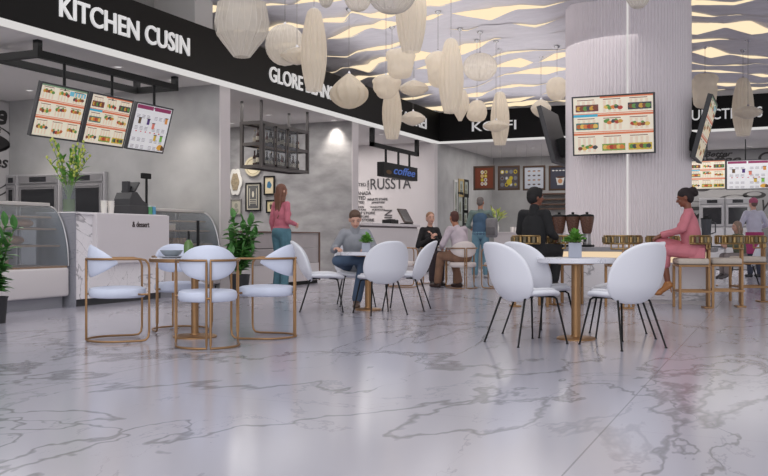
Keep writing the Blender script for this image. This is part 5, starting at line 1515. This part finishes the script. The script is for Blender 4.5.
# 3 woman in black jacket
J = sit_pose(.46, .97, True, .04, .08, .42)
J.update(wrL=(.02, .24, .90), wrR=(.06, .25, .86), elL=(-.24, .06, .74), elR=(.24, .06, .72), hd_f=(.05, 1, -.05)); J['handL'] = (.4, .3, .6); J['handR'] = (-.4, .4, .6)
def c3(c):
    shirt(c, cloth('black', (34, 32, 34)), .97, .014, .02, 'jacket'); trousers(c, cloth('dark_plum', (58, 48, 52))); shoe(c, cm((36, 30, 30), .4), boot=True)
q = W(.84, 16.80)
person('seated woman in black jacket with tied back hair, facing the man in pale shirt', 'person', (q.x, q.y, 0), rotz_of(.30, -.95), J, True, S1, tied_hair((150, 112, 84)), c3)
# 4 man in pale pink shirt, back turned
J = sit_pose(.46, .96, False, .17, .14, .43)
J.update(hd_f=(.3, 1, -.1), wrL=(-.10, .46, .70), elL=(-.29, .20, .76), wrR=(.16, .42, .66), anR=(.17, .30, .085), anL=(-.14, .52, .085))
def c4(c):
    shirt(c, cloth('pale_pink_shirt', (190, 178, 186)), .97, .016, .0); trousers(c, cloth('khaki', (136, 104, 84)), .02); shoe(c, cm((58, 40, 34), .4), .012)
q = W(1.36, 15.50)
person('seated man in pale shirt and brown trousers, back to viewer in cream armchair', 'person', (q.x, q.y, 0), rotz_of(-.58, .80), J, False, S2, short_hair((82, 50, 44), -.003), c4)
# 5 standing man in blue vest
J = stand_pose(1.76, False, stance=.11, sh=.19)
J.update(elL=(-.27, .02, 1.14), wrL=(-.22, .26, 1.10), elR=(.26, .0, 1.12), wrR=(.20, .24, 1.06), hd_f=(.35, 1, -.1))
def c5(c):
    shirt(c, cloth('grey_green', (112, 130, 124)), 1., .012)
    garment(c, 'vest', cloth('denim_blue', (70, 96, 120)), lambda mb: (mb.ell(c['V']['chest'], (.172, .135, .20), 20, 14, rot=c['B']), mb.ell(c['V']['pelvis'].lerp(c['V']['chest'], .4), (.178, .14, .30), 20, 14, rot=c['B']), mb.ell(c['V']['pelvis'], (.185, .145, .12), 18, 12)))
    trousers(c, cloth('light_denim', (104, 140, 156)), .02, name='jeans'); shoe(c, cm((150, 152, 156), .6), .014)
q = W((480.5-384)*19.5/900, 19.5)
person('standing man in blue vest and light jeans at the far counter, back turned', 'person', (q.x, q.y, 0), rotz_of(.10, 1), J, False, S2, short_hair((112, 104, 100), -.002), c5)
t = thing('shoulder_bag', 'grey shoulder bag hanging at the right side of the man in blue vest', 'bag', W((491.5-384)*19.4/900, 19.4, 1.0))
def bagf(mb): mb.box(-.11, -.07, -.28, .11, .07, .25)
mb = MB(); mb.box(-.13, -.075, -.12, .13, .075, .30, bev=.05, seg=4); mb.build('pouch', cloth('grey_bag', (128, 126, 128)), t)
mb = MB(); mb.box(-.10, -.09, -.07, .10, -.074, .10, bev=.006); mb.build('pocket', cloth('grey_bag_dark', (100, 98, 100)), t)
mb = MB(); mb.tube([(-.07, 0, .29), (-.13, 0, .38), (-.10, 0, .40), (.05, 0, .30)], .012, 8); mb.build('strap', cloth('grey_bag_dark', (100, 98, 100)), t)
# 6 man in black at the bar
J = sit_pose(.62, .96, False, .03, .14, .40)
J.update(hd_f=(.55, .8, -.05), elL=(-.225, .06, .95), elR=(.225, .04, .94), wrR=(.17, .28, .88), anL=(-.13, .30, .32), anR=(.13, .30, .32), wrL=(-.14, .30, .90)); J['toeL'] = J['toeR'] = (0, 1, -.15)
def c6(c):
    shirt(c, cloth('black_suit', (30, 30, 32)), .98, .018, .06, 'jacket'); trousers(c, cloth('black_suit', (30, 30, 32)), .02); shoe(c, cm((32, 28, 28), .35), .012)
    garment(c, 'collar', cloth('black_suit', (30, 30, 32)), lambda mb: mb.cap(c['V']['neck']-c['sp']*.06, c['V']['neck']+c['sp']*.025, .082, .066), .008, 2)
q = W(1.90, 11.46)
person('man in black jacket seated at the bar with his back to viewer', 'person', (q.x, q.y, 0), rotz_of(.62, .78), J, False, S3, short_hair((26, 23, 23), .014, .1), c6)
# 7 woman in pink suit
J = sit_pose(.62, .94, True, .06, .06, .36)
J.update(elL=(-.19, .12, .98), elR=(.20, .14, .97), wrL=(-.04, .36, .90), wrR=(.05, .38, .915), knL=(-.05, .37, .72), anL=(.06, .36, .30), knR=(.03, .40, .82), anR=(-.05, .46, .36), hd_f=(0, 1, -.28), hd_u=(0, .28, 1))
J.update(anL=(-.04, .30, .31)); J['toeL'] = (0, .9, -.6); J['toeR'] = (0, .75, -.7); J['handL'] = (.3, .8, -.35); J['handR'] = (-.3, .8, -.35); J['palmL'] = (0, 0, -1); J['palmR'] = (0, 0, -1)
def c7(c):
    pk = cloth('rose_suit', (202, 122, 132), .08)
    shirt(c, pk, .96, .014, .0, 'jacket')
    garment(c, 'jacket_tail', pk, lambda mb: (mb.ell(c['V']['pelvis'], (.175, .15, .14), 20, 12, rot=c['BP']), mb.box(-.155, -.14, c['V']['pelvis'].z-.11, .155, .05, c['V']['pelvis'].z+.02)), .009, 6)
    trousers(c, pk, .016, .42, .012); shoe(c, cm((170, 112, 62), .35), .006, heel=True)
q = W(3.85, 11.20)
person('woman in pink suit and heels seated sideways on bar stool, hair in bun', 'person', (q.x, q.y, 0), rotz_of(-.93, .36), J, True, S3, bun_hair((34, 24, 26)), c7)
# 8 chef
J = stand_pose(1.76, False, stance=.10, lean=.05)
J.update(elL=(-.30, .04, 1.16), wrL=(-.24, .28, 1.12), elR=(.31, .02, 1.17), wrR=(.22, .28, 1.10), hd_f=(-.2, 1, -.25))
def c8(c):
    shirt(c, cloth('white_chef', (198, 196, 212), .06), .8, .02, .02, 'shirt')
    def apr(mb):
        mb.lathe([(0, .52), (.20, .52), (.205, .60), (.19, .98), (.178, 1.0), (0, 1.0)], 28, fn=lambda a, t_, r, h: (r*(1+.03*math.sin(9*a)), a, h))
    o = garment(c, 'apron', cloth('magenta_apron', (168, 62, 110), .08), apr, .010, 3)
    q_ = MB(); q_.tube([Vector((.19*math.cos(a), .145*math.sin(a), .99)) for a in [2*PI*i/24 for i in range(24)]], .012, 6, closed=True); q_.build('apron_band', cloth('magenta_apron', (168, 62, 110), .08), o)
    trousers(c, cloth('dark_slate', (62, 66, 82)), .016); shoe(c, cm((44, 44, 50), .5), .012)
def cap_(c):
    hp, s, H = c['hp'], c['s'], c['H']
    short_hair((110, 90, 84), 0)(c)
    garment(c, 'cap', cloth('pink_cap', (176, 92, 120), .1), lambda mb: mb.ell(hp(0, -.015, .05), (.092, .105, .082), 18, 12, rot=H), .007, 2)
q = W((754.5-384)*20.0/900, 20.0)
person('chef in white shirt, pink cap and magenta apron standing at far right', 'person', (q.x, q.y, 0), rotz_of(-.1, 1), J, False, S1, cap_, c8)
# 9 child
J = sit_pose(.46, .72, True, .05, .08, .30)
J.update(shL=(-.125, .05, .90), shR=(.125, .05, .90), elL=(-.17, .13, .74), elR=(.17, .13, .74), wrL=(-.08, .28, .73), wrR=(.08, .28, .73), head=(0, .07, 1.075), neck=(0, .04, .945), chest=(0, .02, .76), pelvis=(0, 0, .545), hipL=(-.06, 0, .53), hipR=(.06, 0, .53), knL=(-.08, .30, .54), knR=(.08, .30, .54), anL=(-.08, .30, .24), anR=(.08, .30, .24))
J['toeL'] = J['toeR'] = (0, 1, -.4)
def c9(c):
    shirt(c, cloth('olive_top', (106, 112, 92)), .98, .012, 0, 'jumper'); trousers(c, cloth('pale_trousers', (150, 140, 138)), .012); shoe(c, cm((90, 84, 84), .5), .008)
q = W(6.46, 16.32)
person('seated child in olive jumper with fair hair on white shell chair', 'person', (q.x, q.y, 0), rotz_of(-1, -.15), J, True, S1, long_hair((150, 128, 112), .16), c9, s=.84)

# ================================================================== LIGHT, AIR, CAMERA
w = bpy.data.worlds.new('sky'); SC.world = w; w.use_nodes = True
nt = w.node_tree; bg = nt.nodes['Background']; bg.inputs[0].default_value = (.97, .97, 1.0, 1); bg.inputs[1].default_value = WORLD
SC.view_settings.view_transform = 'Standard'; SC.view_settings.look = 'None'; SC.view_settings.gamma = 1; SC.view_settings.exposure = EXPO
try: SC.view_settings.use_curve_mapping = False
except Exception: pass
# unseen fill panels added to brighten hall, front faces, aisle, ceiling and stalls
for nm, loc, rot, e, sx, sy, c in LIGHTS: light('AREA', nm, loc, e, c, sx, rot, sy)
cam = bpy.data.cameras.new('camera'); cam.sensor_width = 36; cam.lens = FPX/768*36; cam.clip_end = 200; cam.clip_start = .05
co = bpy.data.objects.new('camera', cam); C.objects.link(co); co.location = (0, 0, EYE); co.rotation_euler = (PI/2, 0, YAW)
SC.camera = co
try:
    SC.cycles.use_denoising = True; SC.cycles.max_bounces = 8; SC.cycles.transparent_max_bounces = 16
    SC.cycles.sample_clamp_indirect = 6; SC.cycles.caustics_reflective = False; SC.cycles.caustics_refractive = False
except Exception: pass
